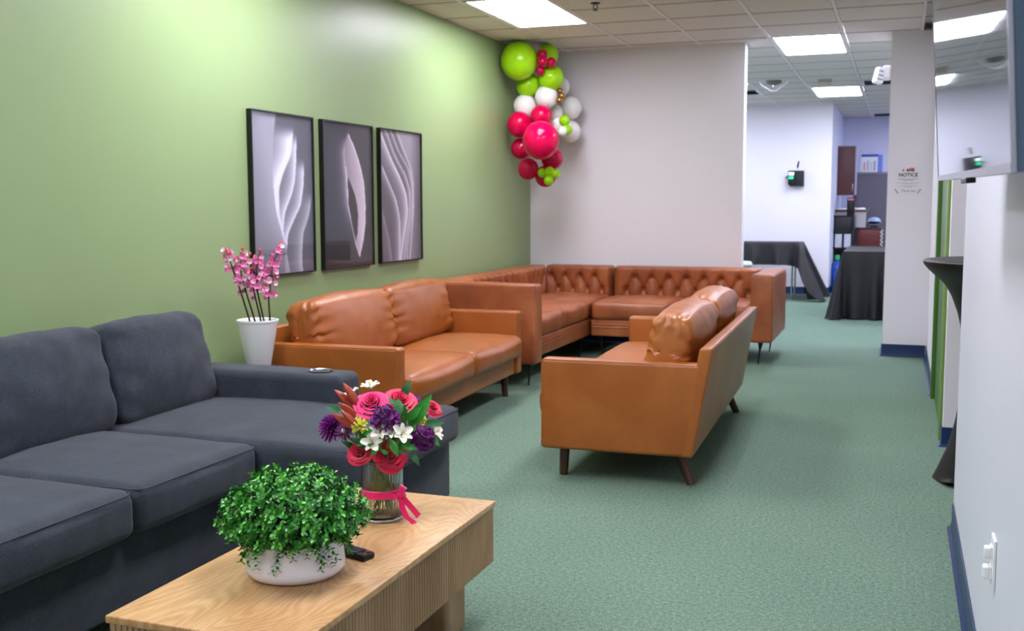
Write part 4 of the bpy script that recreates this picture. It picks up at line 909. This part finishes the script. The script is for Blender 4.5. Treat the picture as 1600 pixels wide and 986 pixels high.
for q in range(4):
    a = q * PI / 2 + 2.9; tube('foot', [(0, 0, .05), (math.cos(a) * .29, math.sin(a) * .29, .012)], .012, M_['steel'], t, 8)

# ------------------------------------------------------------------ far room: covered tables
def cover(name, x0, x1, y0, y1, H0, drop, m, parent, seed=0, flare=.10, step=.03, waves=1.0):
    """cloth over a rectangle; drop(side, s) gives how far it hangs"""
    pts = []
    def add(side, ax, ay, bx, by, nx, ny):
        L = math.hypot(bx - ax, by - ay); k = max(2, int(L / step))
        for i in range(k): s = i / k; pts.append((ax + (bx - ax) * s, ay + (by - ay) * s, nx, ny, side, s, L))
        # corner fan
    def fan(cx, cy, a0, side):
        for i in range(7): a = math.radians(a0 + 90 * i / 6); pts.append((cx, cy, math.cos(a), math.sin(a), side, i / 6, 0))
    add('front', x0, y0, x1, y0, 0, -1); fan(x1, y0, -90, 'c_fr'); add('right', x1, y0, x1, y1, 1, 0); fan(x1, y1, 0, 'c_br')
    add('back', x1, y1, x0, y1, 0, 1); fan(x0, y1, 90, 'c_bl'); add('left', x0, y1, x0, y0, -1, 0); fan(x0, y0, 180, 'c_fl')
    V = []; F = []; n = len(pts); R = 14
    for j in range(R + 1):
        q = j / R
        for i, (x, y, nx, ny, side, s, L) in enumerate(pts):
            d = drop(side, s); z = H0 - d * q; corner = side[0] == 'c'
            fo = (flare * (1.5 if corner else .5) * q * d + (.030 * math.sin((x + y) * 17 * waves + seed) + .018 * math.sin((x - y) * 41 + seed * 2)) * q ** 1.2 * (0 if corner else 1) * waves)
            if corner: fo += .10 * math.sin(PI * s) * q * d * (1 + .4 * math.sin(4 * PI * s + seed))
            if z <= .012: z = .008 + .01 * abs(math.sin(i * 1.7))
            V.append((x + nx * (fo + .004 * (j > 0)), y + ny * (fo + .004 * (j > 0)), z))
    for j in range(R):
        for i in range(n): F.append((j * n + i, (j + 1) * n + i, (j + 1) * n + (i + 1) % n, j * n + (i + 1) % n))
    F.append(tuple(range(n)))
    return mesh(name, V, F, m, parent, True, 70)
def folding(label, x0, x1, y0, y1, H0, dropf, m, clabel, seed, flare=.1, waves=1.0):
    cx, cy = (x0 + x1) / 2, (y0 + y1) / 2; t = thing('folding_table', label, 'table', (cx, cy, 0), group='cloth-covered tables in the far room')
    box('tabletop', x0 + .01 - cx, x1 - .01 - cx, y0 + .01 - cy, y1 - .01 - cy, H0 - .04, H0 - .006, M_['whitepl'], t, .006)
    for sx in (-1, 1):
        for sy in (-1, 1):
            X = sx * ((x1 - x0) / 2 - .10); Y = sy * ((y1 - y0) / 2 - .07); tube('leg', [(X, Y, H0 - .04), (X, Y, .004)], .014, M_['steel'], t, 10)
    cxo = cover('tablecloth', x0, x1, y0, y1, H0, dropf, m, None, seed, flare, .03, waves); setp(cxo, clabel, 'tablecloth', 'dark tablecloths in the far room')
def d1(side, s):
    if side == 'front': return .30 + .05 * max(0, (s - .9) * 10) ** 2
    if side == 'c_fr': return .35 + .425 * math.sin(PI / 2 * min(1, s * 1.6))
    if side in ('right', 'c_br'): return .78
    return .32
folding('folding table against the far white wall beneath the card reader', -3.1, -1.27, 14.85, 15.45, .775, d1, M_['blackcloth'], 'black tablecloth short in front, reaching the carpet at its right end, by the far wall', 1, .30)
folding('folding table partly hidden behind the white pier', -.60, 1.25, 12.55, 14.2, .765, lambda s_, q: .765, M_['blackcloth'], 'dark cloth falling to the carpet on the table beside the white pier', 5, .11, 2.0)
# card reader on the far wall
t = thing('card_reader', 'black wall box with green lit display on the far white wall', 'access reader', (-1.44, 15.9, 1.66))
cushion('housing', (.20, .09, .22), .012, M_['dark'], t, (.02, -.046, 0), n=(1, 1, 1)); cushion('reader_head', (.10, .05, .20), .01, M_['black'], t, (-.045, -.11, .01), n=(1, 1, 1))
box('status_screen', -.085, -.012, -.138, -.134, .045, .085, emis('white_status_glow', 'cfe9e4', 1.5), t); box('green_status', -.085, -.02, -.138, -.134, -.01, .03, emis('green_status_glow', '16c987', 1.2), t)
tube('side_bracket', [(-.09, -.08, .03), (-.13, -.05, .02), (-.135, -.004, .01)], .008, M_['dark'], t, 8)
t = thing('wall_pen', 'small black stick mounted on the far wall above the card reader', 'holder', (-1.41, 15.9, 1.86)); tube('rod', [(-.008, -.02, -.045), (.012, -.03, .045)], .012, M_['black'], t, 10, taper=.8); box('clip', -.01, .012, -.022, -.0, -.03, .0, M_['whitepl'], t, .003)
# bin behind the partition end
t = thing('waste_bin', 'narrow grey bin with pale lid standing behind the partition end', 'bin', (-1.83, 13.2, 0)); lathe('bin_body', [(0, 0), (.11, 0), (.14, .55), (0, .55)], mat('grey_bin', '8b8c9c', .5), t, 24); lathe('bin_lid', [(.145, .55), (.15, .57), (.13, .60), (0, .61)], mat('teal_white_lid', 'cfe3e4', .4), t, 24)

# ------------------------------------------------------------------ office corner beyond
t = thing('wall_cabinet', 'dark cherry overhead cabinet in the far office', 'cabinet', (-.84, 17.5, 1.43))
MC = mat('cherry_laminate', '5a2f30', .4, var=.1, vscale=6)
box('body', -.10, .17, -.12, .35, 0, .75, mat('pale_cabinet_side', 'b9b9d6', .5), t); box('door', -.15, .15, -.155, -.122, 0, .75, MC, t, .004); box('handle', .12, .13, -.17, -.155, .06, .18, M_['steel'], t, .002)
t = thing('partition_screen', 'grey fabric office partition panel behind the cabinet', 'partition', (.1, 17.75, 0)); box('fabric_panel', -.82, .9, -.02, .02, .03, 1.76, mat('grey_partition_fabric', '6f6a78', .9, var=.05, vscale=90), t); box('cap_rail', -.82, .9, -.026, .026, 1.76, 1.79, mat('violet_grey_rail', '8d899c', .5), t)
t = thing('document_box', 'white and blue document box standing on the grey partition', 'box', (-.49, 17.75, 1.79)); box('carton', -.12, .12, -.06, .06, 0, .235, mat('white_card', 'e6e4ee', .6), t); box('blue_lid', -.125, .125, -.062, .062, .235, .275, mat('cobalt_card', '2b49a8', .5), t, .003); box('blue_spine', .12, .19, -.06, .06, 0, .27, mat('periwinkle_card', '6d86d8', .5), t, .003)
for q in range(4): box('printed_block', -.09 + .05 * q, -.06 + .05 * q, -.0615, -.06, .02, .15 + .02 * (q % 2), mat('print_%d' % q, ('d99a8e', 'a8b4dd', 'd9c9a8', '9fa6c8')[q], .6), t)
t = thing('storage_shelf', 'black open shelf stand with two white binder bays in the far office', 'shelf', (-.80, 16.95, 0))
for (x0, x1) in ((-.18, -.15), (.12, .15)): box('upright', x0, x1, -.17, .17, 0, 1.13, M_['dark'], t, .003)
for z in (.32, .62, .86, 1.10): box('shelf_board', -.15, .12, -.17, .17, z, z + .025, M_['dark'], t)
box('back_sheet', -.15, .12, .155, .165, .345, 1.10, M_['black'], t)
box('drawer_front', -.14, .11, -.175, -.16, .885, 1.095, mat('smoked_drawer', '25252b', .3), t, .004)
for (x, l) in ((-.075, 'left white ring binder on the black office shelf'), (.055, 'right white ring binder on the black office shelf')):
    b = thing('ring_binder', l, 'binder', (-.80 + x, 16.93, .645), group='white binders on the office shelf'); box('spine', -.05, .05, -.15, -.13, 0, .20, mat('binder_card', 'c9c9d6', .6), b, .004); box('covers', -.048, .048, -.13, .11, 0, .2, bpy.data.materials['binder_card'], b)
t = thing('cardboard_carton', 'open white cardboard carton stuffed with paper behind the black shelf', 'box', (-.74, 17.32, .94)); CM = mat('white_corrugated', 'cfc9d0', .8); CB = mat('brown_board', 'b58d78', .8)
for (a, b, c, d) in ((-.23, .23, -.16, -.152), (-.23, .23, .152, .16), (-.23, -.222, -.152, .152), (.222, .23, -.152, .152)): box('side_wall', a, b, c, d, 0, .235, CM, t)
box('bottom', -.222, .222, -.152, .152, 0, .008, CM, t)
mesh('flap', [(-.23, -.16, .235), (.23, -.16, .235), (.25, -.23, .27), (-.25, -.23, .27), (-.23, -.164, .235), (.23, -.164, .235), (.25, -.234, .27), (-.25, -.234, .27)], [(0, 1, 2, 3), (7, 6, 5, 4), (0, 4, 5, 1), (1, 5, 6, 2), (2, 6, 7, 3), (3, 7, 4, 0)], CB, t, False)
mesh('flap', [(.23, -.15, .235), (.23, .15, .235), (.29, .16, .30), (.29, -.16, .30), (.234, -.15, .231), (.234, .15, .231), (.294, .16, .296), (.294, -.16, .296)], [(0, 1, 2, 3), (7, 6, 5, 4), (0, 4, 5, 1), (1, 5, 6, 2), (2, 6, 7, 3), (3, 7, 4, 0)], CB, t, False)
for q, (x, z) in enumerate(((-.1, .24), (.05, .25), (.14, .23))): cushion('crumpled_paper', (.17, .16, .09), .03, M_['whitepl'], t, (x, 0, z), (0, .2 * q, q), n=(4, 4, 2), wr=.02, seed=q)
t = thing('desktop_case', 'black box upright on top of the black office shelf', 'electronics', (-.715, 16.95, 1.125)); box('case', -.055, .055, -.1, .1, 0, .27, M_['black'], t, .006); box('red_label', -.045, .045, -.102, -.1, .225, .255, mat('pink_label', 'd9809c', .5), t)
t = thing('low_cabinet', 'low cherry drawer cabinet behind the dark-covered table', 'cabinet', (-.42, 17.3, 0)); box('body', -.2, .14, -.18, .2, 0, .92, MC, t, .004); box('drawer', -.19, .13, -.195, -.182, .64, .90, mat('cherry_front', '6e2f30', .35), t, .004); box('drawer', -.19, .13, -.195, -.182, .34, .62, bpy.data.materials['cherry_front'], t, .004); box('top', -.21, .15, -.2, .21, .92, .94, MC, t, .004)
t = thing('face_shield', 'blue and white helmet-like object on the low cherry cabinet', 'helmet', (-.385, 17.25, .94)); V, F = spherev((0, 0, .085), .095, 20, 12, (1.05, 1, .75)); mesh('shell', V, F, mat('ice_blue_shell', '9fb8e2', .3), t); V, F = spherev((0, -.02, .075), .09, 20, 12, (1.06, 1, .35)); mesh('visor', V, F, M_['black'], t); box('rest', -.06, .06, -.06, .06, 0, .03, M_['dark'], t, .01)
t = thing('coiled_cable', 'white beaded coil hanging down the side of the low cherry cabinet', 'cable', (-.265, 17.08, .9)); tube('coil', [(.015 * math.cos(q * .9), .015 * math.sin(q * .9), -q * .0085) for q in range(50)], .008, M_['whitepl'], t, 6); box('hook', -.01, .02, .0, .03, 0, .012, M_['steel'], t)
wb = mat('blue_water_bottle', '2f62c8', .12, trans=.4); 
for (x, y, l, capc) in ((-.87, 16.6, 'blue water cooler bottle with green cap beside the dark-covered table', '2fb56c'), (-.83, 16.95 - .62, 'lower blue water cooler bottle nearest the corner on the carpet', '3a62b0')):
    hh = .40; b = thing('water_bottle', l, 'water bottle', (x if capc == '2fb56c' else -.80, y if capc == '2fb56c' else 16.28, 0), group='blue water cooler bottles')
    sc = 1.0 if capc == '2fb56c' else .8
    lathe('bottle', [(0, 0), (.10 * sc, 0), (.115 * sc, .02), (.115 * sc, .12), (.108 * sc, .135), (.115 * sc, .15), (.115 * sc, .34 * sc), (.09 * sc, .40 * sc), (.03, .45 * sc), (.03, .49 * sc), (0, .49 * sc)], wb, b, 28); lathe('cap', [(.034, .475 * sc), (.036, .50 * sc), (.03, .54 * sc), (0, .54 * sc)], mat('cap_' + capc, capc, .4), b, 20)
bpy.context.view_layer.update()
